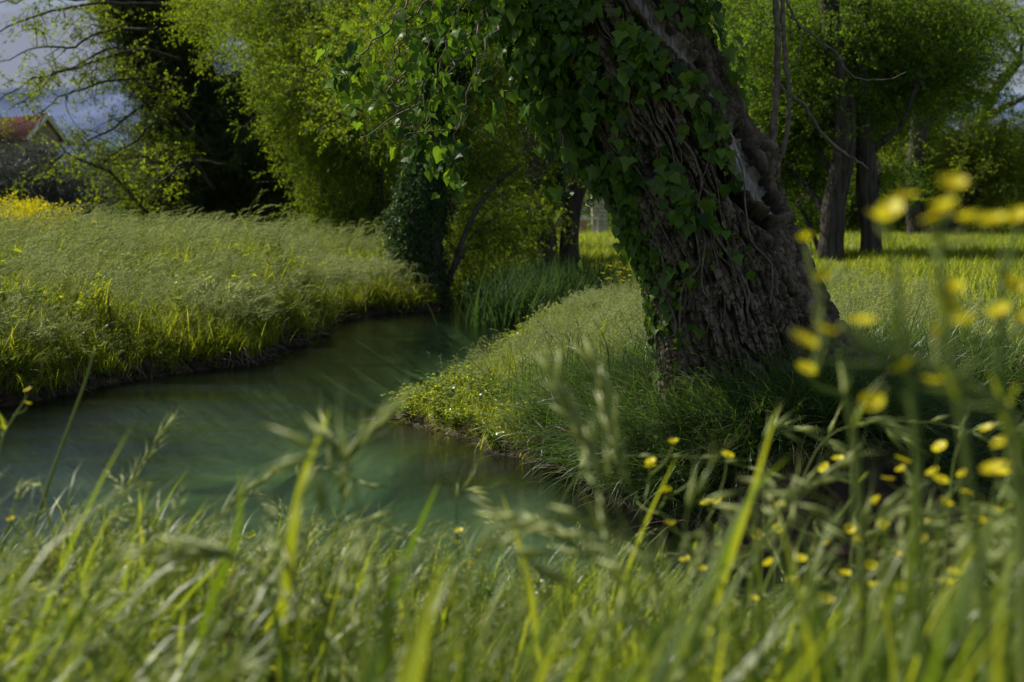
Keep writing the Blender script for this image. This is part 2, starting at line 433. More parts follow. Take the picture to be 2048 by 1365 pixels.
def bark_mat():
    m, t = new_mat('furrowed_bark')
    out = N_(t, 'ShaderNodeOutputMaterial')
    p = N_(t, 'ShaderNodeBsdfPrincipled', Roughness=0.88); p.inputs['Specular IOR Level'].default_value = 0.3
    at = N_(t, 'ShaderNodeAttribute'); at.attribute_name = 'scar'
    ct = N_(t, 'ShaderNodeAttribute'); ct.attribute_name = 'ridge'
    tc = N_(t, 'ShaderNodeTexCoord')
    mp = N_(t, 'ShaderNodeMapping'); mp.inputs['Scale'].default_value = (1, 1, 0.35); mp.inputs['Rotation'].default_value = (0, 0.38, 0)
    t.links.new(tc.outputs['Object'], mp.inputs['Vector'])
    n = N_(t, 'ShaderNodeTexNoise', Scale=26, Detail=8); n.inputs['Roughness'].default_value = 0.65
    t.links.new(mp.outputs[0], n.inputs['Vector'])
    r = N_(t, 'ShaderNodeValToRGB')
    r.color_ramp.elements[0].position, r.color_ramp.elements[1].position = 0.3, 0.72
    r.color_ramp.elements[0].color = (0.045, 0.031, 0.020, 1); r.color_ramp.elements[1].color = (0.28, 0.215, 0.155, 1)
    t.links.new(n.outputs['Fac'], r.inputs['Fac'])
    # moss on the ridges here and there
    nm = N_(t, 'ShaderNodeTexNoise', Scale=3, Detail=4); t.links.new(tc.outputs['Object'], nm.inputs['Vector'])
    mr = N_(t, 'ShaderNodeMapRange'); mr.inputs['From Min'].default_value = 0.55; mr.inputs['From Max'].default_value = 0.75; mr.inputs['To Max'].default_value = 0.5
    t.links.new(nm.outputs['Fac'], mr.inputs['Value'])
    ms = N_(t, 'ShaderNodeMixRGB'); ms.inputs['Color2'].default_value = (0.06, 0.075, 0.03, 1)
    t.links.new(mr.outputs[0], ms.inputs['Fac']); t.links.new(r.outputs[0], ms.inputs['Color1'])
    # furrow bottoms and hollows get a darker colour
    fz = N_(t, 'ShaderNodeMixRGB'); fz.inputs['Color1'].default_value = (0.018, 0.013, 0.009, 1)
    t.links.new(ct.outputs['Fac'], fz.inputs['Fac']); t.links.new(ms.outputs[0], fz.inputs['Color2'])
    mw = N_(t, 'ShaderNodeMapping'); mw.inputs['Scale'].default_value = (1, 1, 0.06); mw.inputs['Rotation'].default_value = (0, 0.38, 0)
    t.links.new(tc.outputs['Object'], mw.inputs['Vector'])
    nw = N_(t, 'ShaderNodeTexNoise', Scale=60, Detail=5); t.links.new(mw.outputs[0], nw.inputs['Vector'])
    rw = N_(t, 'ShaderNodeValToRGB')
    rw.color_ramp.elements[0].position, rw.color_ramp.elements[1].position = 0.35, 0.65
    rw.color_ramp.elements[0].color = (0.15, 0.12, 0.10, 1); rw.color_ramp.elements[1].color = (0.44, 0.41, 0.38, 1)
    t.links.new(nw.outputs['Fac'], rw.inputs['Fac'])
    mx = N_(t, 'ShaderNodeMixRGB'); t.links.new(at.outputs['Fac'], mx.inputs['Fac'])
    t.links.new(fz.outputs[0], mx.inputs['Color1']); t.links.new(rw.outputs[0], mx.inputs['Color2'])
    t.links.new(mx.outputs[0], p.inputs['Base Color'])
    b = N_(t, 'ShaderNodeBump', Strength=0.9, Distance=0.014); t.links.new(n.outputs['Fac'], b.inputs['Height'])
    t.links.new(b.outputs[0], p.inputs['Normal'])
    t.links.new(p.outputs[0], out.inputs['Surface'])
    return m
M['ground'], M['water'], M['bark'] = ground_mat(), water_mat(), bark_mat()

# ------------------------------------------------------------------ terrain and stream
LEFT = [(-14, 5.5), (-8, 8.2), (-5.2, 9.5), (-3.85, 10.6), (-3.5, 12.0), (-2.75, 13.6), (-2.45, 14.6), (-2.45, 15.9), (-2.3, 17.4), (-2.35, 19.0), (-1.95, 20.6), (-1.2, 21.4), (-1.05, 22.6), (-1.3, 24.5), (-3.0, 27.5), (-7, 30), (-14, 33)]
RIGHT = [(-14, 36), (-6, 33), (-1.5, 29.5), (0.6, 26.0), (1.8, 23.6), (2.2, 21.0), (1.9, 18.8), (1.0, 17.2), (0.5, 16.2), (0.12, 14.8), (-0.24, 12.6), (-0.56, 11.0), (-0.86, 10.15), (-0.72, 9.75), (-0.30, 9.25), (0.12, 8.4), (0.42, 7.5), (0.64, 6.8), (1.0, 6.2), (1.5, 5.95), (2.0, 6.3), (2.35, 7.3), (3.0, 8.0), (4.2, 7.9), (7, 7.4), (14, 7)]
NEAR = [(14, 3.6), (6, 3.9), (3.2, 3.75), (1.6, 3.95), (0.4, 4.15), (-0.8, 4.3), (-2.0, 4.2), (-4.0, 3.7), (-8, 3.0), (-14, 2.0)]
def wig(pts, seed):
    q = spline(np.array([(a, b, 0) for a, b in pts], float), len(pts) * 12)[:, :2]
    q = q + 0.13 * np.stack([vnoise(q[:, 0] * 1.5 + seed, q[:, 1] * 1.5), vnoise(q[:, 0] * 1.5, q[:, 1] * 1.5 + seed)], 1) + .06 * np.stack([vnoise(q[:, 0] * 4 + seed, q[:, 1] * 4), vnoise(q[:, 0] * 4, q[:, 1] * 4 + seed)], 1)
    return q
POLY = np.vstack([wig(LEFT, 3), wig(RIGHT, 9), wig(NEAR, 17)])

def sdist(x, y):
    """signed distance to the water's edge, positive on land"""
    x = np.asarray(x, float).ravel(); y = np.asarray(y, float).ravel()
    A = POLY; B = np.roll(POLY, -1, 0)
    d = np.full(x.shape, 1e9); inside = np.zeros(x.shape, bool)
    for (ax, ay), (bx, by) in zip(A, B):
        ex, ey = bx - ax, by - ay
        L = ex * ex + ey * ey + 1e-12
        t = np.clip(((x - ax) * ex + (y - ay) * ey) / L, 0, 1)
        d = np.minimum(d, (x - ax - t * ex) ** 2 + (y - ay - t * ey) ** 2)
        c = (ay > y) != (by > y)
        inside ^= c & (x < ex * (y - ay) / (ey if abs(ey) > 1e-12 else 1e-12) + ax)
    d = np.sqrt(d)
    return np.where(inside, -d, d)

def H(x, y, sd=None):
    x = np.asarray(x, float); y = np.asarray(y, float); shp = x.shape
    x = x.ravel(); y = y.ravel()
    if sd is None: sd = sdist(x, y)
    left = smooth(-1.0, -2.2, x + 0.0 * y) * smooth(7, 9, y)
    near = smooth(5.2, 4.4, y)
    right = np.clip(1 - left - near, 0, 1)
    tip = np.exp(-(((x + 0.35) / 0.9) ** 2 + ((y - 10.8) / 2.6) ** 2))
    k = 0.20 * left + 0.55 * near + right * (0.20 + 0.75 * tip)
    top = left * (0.42 + 0.25 * smooth(0.3, 5, sd)) + near * 0.62 + right * (0.50 + 0.14 * smooth(0.3, 6, sd) - .14 * np.exp(-((y - 13.5) / 3.5) ** 2) * smooth(3.5, 1.5, x))
    top = top + 0.05 * fbm(x * 0.5, y * 0.5) + 0.25 * smooth(60, 300, y)
    top = top + left * .34 * fbm(x * .9 + 5, y * .9) + left * .16 * fbm(x * 3 + 5, y * 3)
    top = top + left * (.14 * np.exp(-(((x + 3.9) / 1.3) ** 2 + ((y - 17.5) / 2.2) ** 2)) + .12 * np.exp(-(((x + 6) / 1.5) ** 2 + ((y - 19) / 2) ** 2)) - .10 * np.exp(-(((x + 3.6) / .8) ** 2 + ((y - 14.3) / 1.0) ** 2)))
    land = top * (1 - np.exp(-np.maximum(sd, 0) / k)) + 0.04 * fbm(x * 2.5, y * 2.5) * smooth(0, 0.3, sd)
    bed = -0.62 * smooth(0, 1.3, -sd) - 0.05 * smooth(0, 0.2, -sd) + 0.06 * fbm(x * 1.2, y * 1.2) * smooth(0, .6, -sd)
    return np.where(sd > 0, land, bed).reshape(shp)

def axis_grid(lo, a, b, hi, fine):
    mid = np.arange(a, b, fine)
    def grow(start, end, step):
        out = []; p = start; s = step
        while (p < end if end > start else p > end):
            s *= 1.13; p = p + s if end > start else p - s
            out.append(p)
        return out
    return np.array(sorted(grow(a, lo, fine)) + list(mid) + grow(b, hi, fine))
gx = axis_grid(-700, -6.5, 5.5, 700, 0.07); gy = axis_grid(-60, 2.0, 20, 900, 0.07)
GX, GY = np.meshgrid(gx, gy)
GZ = H(GX, GY)
nx, ny = len(gx), len(gy)
ii = np.arange(nx * ny).reshape(ny, nx)
F = np.stack([ii[:-1, :-1], ii[:-1, 1:], ii[1:, 1:], ii[1:, :-1]], -1).reshape(-1, 4)
g = link('ground', np_mesh('ground', np.stack([GX, GY, GZ], -1).reshape(-1, 3), F, M['ground']))
tag(g, 'green river bank and meadow with bare dark soil at the water edge', None, None, 'structure')
# water sheet
wx = np.linspace(-16, 16, 60); wy = np.linspace(1.5, 38, 60)
WX, WY = np.meshgrid(wx, wy); jj = np.arange(3600).reshape(60, 60)
F = np.stack([jj[:-1, :-1], jj[:-1, 1:], jj[1:, 1:], jj[1:, :-1]], -1).reshape(-1, 4)
wo = link('water', np_mesh('water', np.stack([WX, WY, 0 * WX], -1).reshape(-1, 3), F, M['water']))
tag(wo, 'calm green stream winding between the grassy banks', None, None, 'structure')

def ground_at(x, y):
    return float(H(np.array([x]), np.array([y]))[0])

mx_ = np.linspace(-5200, 5200, 160); mv = np.linspace(0, 1, 24)
MX, MV = np.meshgrid(mx_, mv)
crest = 560 + 130 * fbm(mx_ / 900, mx_ * 0 + 3) + 60 * fbm(mx_ / 260, mx_ * 0) - 60 * smooth(0, 2500, mx_)
MY = 4300 + 1200 * MV + 160 * fbm(MX / 300, MV * 4); MZ = crest[None, :] * MV ** .8 + 50 * fbm(MX / 220, MV * 6) * MV
kk = np.arange(160 * 24).reshape(24, 160)
F = np.stack([kk[:-1, :-1], kk[:-1, 1:], kk[1:, 1:], kk[1:, :-1]], -1).reshape(-1, 4)
M['mountain'] = rough_mat('haze_blue_mountain', (0.085, 0.115, 0.20), (0.12, 0.15, 0.24), scale=.006, rough=1, bump=0, spec=0)  # blue of the distance haze is painted into the base colour
mo = link('mountains', np_mesh('mountains', np.stack([MX, MY, MZ], -1).reshape(-1, 3), F, M['mountain'])); tag(mo, 'mountain range painted haze blue on the horizon behind the trees', None, None, 'structure')

# ------------------------------------------------------------------ scatter (geometry nodes) for uncountable stuff
def proto_coll(name, meshes):
    c = bpy.data.collections.new(name)
    for i, me in enumerate(meshes):
        o = bpy.data.objects.new('%s_%02d' % (name, i), me)
        c.objects.link(o)
    return c

_groups = {}
def scatter_group(coll):
    if coll.name in _groups: return _groups[coll.name]
    g = bpy.data.node_groups.new('scatter_' + coll.name, 'GeometryNodeTree')
    g.interface.new_socket('Geometry', in_out='INPUT', socket_type='NodeSocketGeometry')
    g.interface.new_socket('Geometry', in_out='OUTPUT', socket_type='NodeSocketGeometry')
    gi = g.nodes.new('NodeGroupInput'); go = g.nodes.new('NodeGroupOutput')
    ci = g.nodes.new('GeometryNodeCollectionInfo'); ci.inputs['Collection'].default_value = coll
    ci.inputs['Separate Children'].default_value = True; ci.inputs['Reset Children'].default_value = True
    ip = g.nodes.new('GeometryNodeInstanceOnPoints'); ip.inputs['Pick Instance'].default_value = True
    def attr(n, t):
        a = g.nodes.new('GeometryNodeInputNamedAttribute'); a.data_type = t; a.inputs['Name'].default_value = n
        return a
    ai, ar, asc = attr('idx', 'INT'), attr('rot', 'FLOAT_VECTOR'), attr('scl', 'FLOAT')
    er = g.nodes.new('FunctionNodeEulerToRotation')
    L = g.links.new
    L(gi.outputs[0], ip.inputs['Points']); L(ci.outputs[0], ip.inputs['Instance'])
    L(ai.outputs['Attribute'], ip.inputs['Instance Index'])
    L(ar.outputs['Attribute'], er.inputs[0]); L(er.outputs[0], ip.inputs['Rotation'])
    L(asc.outputs['Attribute'], ip.inputs['Scale'])
    L(ip.outputs[0], go.inputs[0])
    _groups[coll.name] = g
    return g

def scatter(name, coll, pts, rot, scl, idx=None, parent=None, label=None):
    pts = np.asarray(pts, np.float32); n = len(pts)
    me = bpy.data.meshes.new(name)
    me.vertices.add(n); me.vertices.foreach_set('co', pts.ravel())
    if idx is None: idx = rng.integers(0, len(coll.objects), n)
    a = me.attributes.new('idx', 'INT', 'POINT'); a.data.foreach_set('value', np.asarray(idx, np.int32))
    a = me.attributes.new('rot', 'FLOAT_VECTOR', 'POINT'); a.data.foreach_set('vector', np.asarray(rot, np.float32).ravel())
    a = me.attributes.new('scl', 'FLOAT', 'POINT'); a.data.foreach_set('value', np.broadcast_to(np.asarray(scl, np.float32), (n,)).copy())
    me.update()
    o = link(name, me, parent)
    md = o.modifiers.new('scatter', 'NODES'); md.node_group = scatter_group(coll)
    o['kind'] = 'stuff'
    if label: o['label'] = label
    return o

# ------------------------------------------------------------------ plant prototypes
def ribbon(mb, base, az, L, w, lean, curl, segs=5, rnd=0.0, mat=0, twist=0.0):
    """one grass blade: leans out by 'lean' and curls over by 'curl' (radians) along its length"""
    t = np.linspace(0, 1, segs + 1)
    ang = lean + curl * t ** 1.5
    ds = L / segs
    r = np.concatenate([[0], np.cumsum(np.sin(ang[:-1]) * ds)]); z = np.concatenate([[0], np.cumsum(np.cos(ang[:-1]) * ds)])
    d = np.array([math.cos(az), math.sin(az), 0]); s0 = np.array([-math.sin(az), math.cos(az), 0])
    c = np.asarray(base) + r[:, None] * d + np.outer(z, [0, 0, 1])
    tw = twist * t
    s = np.cos(tw)[:, None] * s0 + np.sin(tw)[:, None] * np.array([0, 0, 1.0]) * 0.5 + np.sin(tw)[:, None] * d * 0.6
    ww = w * 0.5 * np.minimum(1, 0.55 + 2 * t) * (1 - t ** 2.2)
    V = np.empty((2 * (segs + 1), 3)); V[0::2] = c - s * ww[:, None]; V[1::2] = c + s * ww[:, None]
    mb.add(V, [(2 * i, 2 * i + 1, 2 * i + 3, 2 * i + 2) for i in range(segs)], rnd, mat)
    return c

def spikelet(mb, p, d, L, w, mat, rnd=0, awn=True):
    d = norm(d); a = norm(np.cross(d, [0.3, 0.2, 1])); b = np.cross(d, a)
    V = [p, p + d * L * .4 + a * w, p + d * L * .4 + b * w, p + d * L * .4 - a * w, p + d * L * .4 - b * w, p + d * L]
    Fs = [(0, 1, 2), (0, 2, 3), (0, 3, 4), (0, 4, 1), (5, 2, 1), (5, 3, 2), (5, 4, 3), (5, 1, 4)]
    mb.add(V, Fs, rnd, mat)
    if awn:
        for k in range(3):
            q = p + d * L * (.55 + .2 * k)
            e = norm(d + 0.35 * rng.normal(size=3)) * L * 0.9
            mb.add([q - a * .0006, q + a * .0006, q + e], [(0, 1, 2)], rnd, mat)

def brome(mb, base, az, L, lean, curl, n_sp=14, spl=0.026, spw=0.0028, rnd=0, stem_w=0.0016, frac=0.55):
    """a stalk whose one-sided seed head droops over"""
    t = np.linspace(0, 1, 12); ang = lean + curl * t ** 3
    ds = L / 11
    r = np.concatenate([[0], np.cumsum(np.sin(ang[:-1]) * ds)]); z = np.concatenate([[0], np.cumsum(np.cos(ang[:-1]) * ds)])
    d = np.array([math.cos(az), math.sin(az), 0])
    c = np.asarray(base) + r[:, None] * d + np.outer(z, [0, 0, 1])
    V, Fs = tube(c, np.linspace(stem_w, stem_w * .4, 12), 3, False)
    mb.add(V, Fs, rnd, 0)
    for k in range(n_sp):
        s = frac + (1 - frac) * k / (n_sp - 1)
        f = s * 11; i = min(10, int(f)); p = c[i] + (c[i + 1] - c[i]) * (f - i)
        T = norm(c[i + 1] - c[i])
        side = norm(T * 1.5 + np.array([d[0] * .5, d[1] * .5, -0.35]) + 0.34 * rng.normal(size=3))
        pl = (0.035 * (1 - (s - frac) / (1 - frac)) + 0.006) * spl / 0.026
        q = p + side * pl
        a = norm(np.cross(side, [0, 0, 1])) * stem_w * .35
        mb.add([p - a, p + a, q], [(0, 1, 2)], rnd, 0)
        spikelet(mb, q, norm(side + T * .6 + np.array([0, 0, -.25])), spl * rng.uniform(.8, 1.2), spw, 1, rnd)

def tuft(n, L, w, spread=0.05, lean=(0.05, 0.6), curl=(0.2, 1.1), wind=0.0, stalks=0, seed=0, segs=4, dead=0.0, mats=('grass', 'seed'), sp=None):
    mb = MB()
    for k in range(n):
        az = rng.uniform(0, 2 * PI) if rng.random() > wind else rng.normal(0.0, 0.6)
        b = np.array([*(rng.normal(0, spread, 2)), -0.02])
        ribbon(mb, b, az, L * rng.uniform(.45, 1.0), w * rng.uniform(.6, 1.2), rng.uniform(*lean), rng.uniform(*curl), segs, rng.random() * .6, 2 if rng.random() < dead else 0, rng.normal(0, .8))
    for k in range(stalks):
        az = rng.normal(0.0, 0.7)
        b = np.array([*(rng.normal(0, spread, 2)), 0])
        sz = sp or dict()
        brome(mb, b, az, L * rng.uniform(1.0, 1.35), rng.uniform(0.02, .3), rng.uniform(1.1, 2.0), rnd=rng.random() * .6, **sz)
    return mb.mesh('tuft', [M[mats[0]], M[mats[1]], M['dead']])

def leaf_shape(mb, p, d, nrm, L, W, rnd=0, mat=0, kind='lance', fold=0.12):
    """one leaf: a midrib fold with two halves"""
    d = norm(d); s = norm(np.cross(nrm, d)); n = np.cross(d, s)
    if kind == 'lance':
        o = [(0.0, 0), (.35, .5), (.7, .38)]
    else:
        o = [(0.0, .18), (.25, .55), (.62, .42)]
    ctr = [p + d * L * a[0] for a in o] + [p + d * L - n * L * .1]
    R = [p + d * L * a[0] + s * W * a[1] + n * W * fold for a in o]
    Lf = [p + d * L * a[0] - s * W * a[1] + n * W * fold for a in o]
    V = ctr + R + Lf
    mb.add(V, [(0, 4, 5, 1), (1, 5, 6, 2), (2, 6, 3), (0, 1, 8, 7), (1, 2, 9, 8), (2, 3, 9)], rnd, mat)

def simple_leaf(mb, p, d, nrm, L, W, rnd):
    d = norm(d); s = norm(np.cross(nrm, d)); n = np.cross(d, s)
    mb.add([p, p + d * L * .45 + s * W * .5 + n * W * .15, p + d * L, p + d * L * .45 - s * W * .5 + n * W * .15], [(0, 1, 2), (0, 2, 3)], rnd, 0)

def sprig(n, length, L, W, mat, twig=0.004, side=0.16, droop=0.3):
    mb = MB()
    c = spline([(0, 0, 0), (length * .5, 0, -0.03 * length), (length, 0, -droop * length * .5)], 6)
    V, Fs = tube(c, np.linspace(twig, twig * .4, 6), 3, False)
    mb.add(V, Fs, 0.3, 1)
    subs = [c]
    for k in range(5):
        i = rng.integers(1, 5); q = c[i]
        e = q + np.array([length * .35, rng.normal(0, side * 1.6), rng.normal(-.04, side)])
        s = spline([q, (q + e) / 2 + rng.normal(0, .02, 3), e], 4)
        V, Fs = tube(s, twig * .4, 3, False); mb.add(V, Fs, .3, 1); subs.append(s)
    for k in range(n):
        s = subs[rng.integers(0, len(subs))]
        f = rng.uniform(0.1, len(s) - 1.001); i = int(f); p = s[i] + (s[i + 1] - s[i]) * (f - i)
        d = norm(norm(s[i + 1] - s[i]) * .7 + rng.normal(0, .8, 3) + [0, 0, -droop])
        simple_leaf(mb, p + rng.normal(0, 0.012, 3), d, rng.normal(0, .7, 3) + [0, 0, 1], L * rng.uniform(.6, 1.2), W * rng.uniform(.7, 1.2), rng.random() * .5)
    return mb.mesh('sprig', [mat, M['farbark']], False)

COL = {}
COL['willow'] = proto_coll('willow_sprig', [sprig(70, .62, .066, .021, M['lime'], droop=.6) for _ in range(4)])
COL['yellow'] = proto_coll('poplar_sprig', [sprig(46, .55, .05, .03, M['limey'], droop=.3) for _ in range(4)])
COL['mid'] = proto_coll('mid_sprig', [sprig(60, .55, .058, .024, M['midgreen'], droop=.4) for _ in range(4)])
COL['dark'] = proto_coll('dark_sprig', [sprig(75, .5, .05, .034, M['darkleaf'], droop=.3) for _ in range(3)])
COL['ivyfar'] = proto_coll('far_ivy_sprig', [sprig(60, .5, .075, .062, M['ivyfar'], droop=.7) for _ in range(3)])
COL['olive'] = proto_coll('olive_sprig', [sprig(75, .55, .06, .013, M['olive'], droop=.1) for _ in range(3)])
COL['sparse'] = proto_coll('sparse_sprig', [sprig(24, .6, .075, .058, M['limey'], droop=.2, twig=.005) for _ in range(4)])
COL['bank'] = proto_coll('bank_tuft', [tuft(17, .38, .011, .08, wind=.5, stalks=2, segs=4, dead=.08, sp=dict(n_sp=9, frac=.62)) for _ in range(4)] + [tuft(20, .36, .012, .09, wind=.4, stalks=0, dead=.08) for _ in range(3)])
COL['bankhead'] = proto_coll('bank_head', [tuft(5, .34, .007, .05, wind=.8, stalks=5, segs=4, dead=.1, sp=dict(n_sp=9, frac=.5, spl=.045, spw=.0042)) for _ in range(5)])
COL['meadow'] = proto_coll('meadow_tuft', [tuft(26, .24, .009, .08, wind=.3, stalks=0, dead=.04, sp=dict(n_sp=7, spl=.02)) for _ in range(3)] + [tuft(24, .2, .008, .09, wind=.2, dead=.05) for _ in range(3)])
COL['mound'] = proto_coll('mound_tuft', [tuft(24, .2, .006, .06, wind=.3, stalks=1, dead=.06, sp=dict(n_sp=8, spl=.02, spw=.002)) for _ in range(4)] + [tuft(22, .17, .006, .05) for _ in range(3)])
COL['near'] = proto_coll('near_tuft', [tuft(11, .5, w_, .04, lean=(.02, .6), curl=(.2, 2.0), wind=.6, segs=7, dead=.05, mats=('grass_near', 'seed')) for w_ in (.007, .010, .013, .016, .011)])
COL['nearhead'] = proto_coll('near_head', [tuft(4, .5, .009, .02, lean=(.02, .4), wind=.5, segs=6, stalks=2, mats=('grass_near', 'seed'), sp=dict(n_sp=10, spl=.044, spw=.0034, stem_w=.0018, frac=.62)) for _ in range(5)])
COL['hang'] = proto_coll('hanging_tuft', [tuft(20, .55, .006, .05, lean=(.4, 1.1), curl=(.8, 1.8), wind=0, segs=7, dead=.14, mats=('grass_blue', 'seed')) for _ in range(5)])
COL['deadt'] = proto_coll('dead_tuft', [tuft(20, .22, .005, .05, lean=(.6, 1.3), curl=(.8, 1.9), segs=5, dead=.75) for _ in range(4)])

def herb(n, L, mat, h=.18):
    """small leafy weed: stems with leaf pairs"""
    mb = MB()
    for k in range(n):
        a = rng.uniform(0, 2 * PI); hh = h * rng.uniform(.5, 1)
        e = np.array([math.cos(a) * hh * .6, math.sin(a) * hh * .6, hh])
        s = spline([(0, 0, 0), e * [.3, .3, .6], e], 5)
        V, Fs = tube(s, .0012, 3, False); mb.add(V, Fs, .2, 1)
        for i in range(1, 5):
            for q in (0, 1, 2):
                dd = rng.normal(0, 1, 3) * [1, 1, .25] + [0, 0, .2]
                leaf_shape(mb, s[i], dd, [0, 0, 1] + rng.normal(0, .3, 3), L * rng.uniform(.7, 1.2), L * .75, rng.random() * .6, 0, 'round')
    return mb.mesh('herb', [mat, M['stem']])
COL['herb'] = proto_coll('leafy_weed', [herb(6, .022, M['grass']) for _ in range(3)] + [herb(5, .03, M['ivy_lime'], .14)])

def rrot(n, tilt=0.15, az=None):
    return np.stack([rng.normal(0, tilt, n), rng.normal(0, tilt, n), rng.uniform(0, 2 * PI, n) if az is None else rng.normal(az, .7, n)], 1)

def scatter_ground(name, coll, n, xr, yr, scale, keep, tilt=.12, az=None, label=None, power=1.0, zoff=0.0):
    x = rng.uniform(xr[0], xr[1], n) if callable(xr) is False else None
    y = yr[0] + (yr[1] - yr[0]) * rng.random(n) ** power
    sd = sdist(x, y)
    k = keep(x, y, sd)
    x, y, sd = x[k], y[k], sd[k]
    z = H(x, y, sd) + zoff
    s = scale(x, y, sd) * rng.uniform(.7, 1.25, len(x))
    return scatter(name, coll, np.stack([x, y, z], 1), rrot(len(x), tilt, az), s, label=label)

def infr(x, y, m=0.6):
    return np.abs(x) < 0.372 * y + m

# left bank: tall brome grass, heads blown to the right
patch = lambda x, y: 0.85 + 0.5 * fbm(x * .35 + 4, y * .35) + .75 * fbm(x * 1.4, y * 1.4 + 9)
scatter_ground('bank_grass', COL['bank'], 46000, (-11, -1.0), (9, 27), lambda x, y, sd: np.maximum(.3, patch(x, y) + .5 * fbm(x * 2.4, y * 2.4 + 3)) * (.80 + .65 * smooth(0, 1.0, sd)),
               lambda x, y, sd: infr(x, y, 1.5) & (sd > .01 + .10 * rng.random(len(x))) & (x < -1.2) & (rng.random(len(x)) < np.clip(1.5 - y / 24, .35, 1)), az=0.1,
               label='tall pale green brome grass on the left bank of the stream')
scatter_ground('bank_grass', COL['bank'], 15000, (-30, 0), (26, 60), lambda x, y, sd: 1.6 + 0 * x, lambda x, y, sd: infr(x, y, 3) & (sd > .2) & (x < -1.5 - .05 * (y - 26)), az=0.1, power=1.6,
               label='distant rough grass beyond the left bank')
scatter_ground('bank_heads', COL['bankhead'], 15000, (-10, -1.0), (9, 25), lambda x, y, sd: 1.0 + .5 * fbm(x * 1.1, y * 1.1 + 2), lambda x, y, sd: infr(x, y, 1) & (sd > .15) & (x < -1.2) & (fbm(x * .9 + 2, y * .9) > -.12), tilt=.2, az=0.1,
               label='silvery drooping brome heads over the left bank')
COL['over'] = proto_coll('overhang_tuft', [tuft(26, .40, .007, .08, lean=(.3, 1.0), curl=(.8, 1.9), segs=6, dead=.15, stalks=1, sp=dict(n_sp=10)) for _ in range(5)])
scatter_ground('overhanging_grass', COL['over'], 16000, (-5.5, -1.0), (9, 22), lambda x, y, sd: .75 + .5 * fbm(x * 2, y * 2), lambda x, y, sd: infr(x, y, 1) & (sd > .03) & (sd < .45) & (x < -1.0) & (fbm(x * 1.8 + 2, y * 1.8 + 4) > .02), tilt=.25,
               label='tussocks hanging over the left water edge')
scatter_ground('bank_weeds', COL['herb'], 420, (-9, -1.5), (9.5, 20), lambda x, y, sd: 2.6 + 0 * x, lambda x, y, sd: infr(x, y, 1) & (sd > .2) & (x < -1.6), label='broad leafy weeds standing in the left bank grass')
scatter_ground('dead_grass', COL['deadt'], 2600, (-9, -1.5), (9.5, 20), lambda x, y, sd: 1.7 + 0 * x, lambda x, y, sd: infr(x, y, 1) & (sd > .1) & (x < -1.6) & (fbm(x * 1.3, y * 1.3 + 7) > .12), label='dry brown clumps among the left bank grass')
# right mound and meadow
scatter_ground('mound_grass', COL['mound'], 26000, (-1.2, 3.5), (7.0, 17), lambda x, y, sd: (.75 + .65 * smooth(.1, .9, sd)) * (.85 + .3 * fbm(x, y)),
               lambda x, y, sd: infr(x, y, .8) & (sd > .10) & ((x - 1.27) ** 2 + (y - 7.4) ** 2 > .30), az=0.2,
               label='short sunlit grass on the low point of the right bank beside the trunk')
scatter_ground('meadow_grass', COL['meadow'], 30000, (0.0, 9.5), (8.2, 25), lambda x, y, sd: 1.1 + .9 * fbm(x * 1.1, y * 1.1),
               lambda x, y, sd: infr(x, y, 1) & (sd > .12) & ((y > 17) | (x > 1.9)), az=0.2, label='fresh green meadow grass behind the big tree')
scatter_ground('meadow_grass', COL['meadow'], 26000, (-2, 28), (24, 70), lambda x, y, sd: 1.5 + 0 * x, lambda x, y, sd: infr(x, y, 2) & (sd > .3), az=0.2, power=1.5,
               label='far meadow grass under the grove')
scatter_ground('mound_heads', COL['bankhead'], 2600, (-.6, 2.5), (8.5, 16), lambda x, y, sd: .55 + .2 * fbm(x * 2, y * 2), lambda x, y, sd: infr(x, y, .8) & (sd > .3) & (fbm(x * 1.5, y * 1.5) > -.05) & ((x - 1.27) ** 2 + (y - 7.4) ** 2 > .5), tilt=.2, az=.2,
               label='pale fine seed heads over the sunlit right bank point')
scatter_ground('point_tussocks', COL['over'], 5200, (-1.1, 1.6), (6.8, 13), lambda x, y, sd: .55 + .35 * fbm(x * 3, y * 3), lambda x, y, sd: (sd > .02) & (sd < .9) & (fbm(x * 2.6 + 2, y * 2.6 + 4) > .0), tilt=.25,
               label='uneven tussocks on the slope of the right bank point')
# weeds along the water
scatter_ground('bank_weeds', COL['herb'], 9000, (-4.6, -1.2), (9, 21), lambda x, y, sd: .8 + 0 * x, lambda x, y, sd: infr(x, y, 1) & (sd > .02) & (sd < .30) & (rng.random(len(x)) < .8), label='low leafy weeds along the left water edge')
scatter_ground('mound_weeds', COL['herb'], 9000, (-1.2, 2.2), (6.6, 15), lambda x, y, sd: .9 + 0 * x,
               lambda x, y, sd: (sd > .0) & (sd < .55) & ((x < .9) | (y > 9)) & (rng.random(len(x)) < .5), label='leafy weeds spilling over the tip of the right bank')
scatter_ground('dead_grass', COL['deadt'], 9000, (-5, 3.4), (6.4, 22), lambda x, y, sd: .9 + 0 * x, lambda x, y, sd: infr(x, y, 1) & (sd > -.02) & (sd < .28),
               label='brown dead grass hanging over the water edge')
# long drooping blades under the trunk
scatter_ground('hanging_grass', COL['hang'], 9000, (0.2, 4.5), (6.4, 8.6), lambda x, y, sd: 1.0 + 0 * x,
               lambda x, y, sd: (sd > .02) & (sd < .8) & ((x - 1.3) ** 2 + (y - 7.4) ** 2 > .24), tilt=.3, label='long dark green blades drooping from the bank below the trunk')

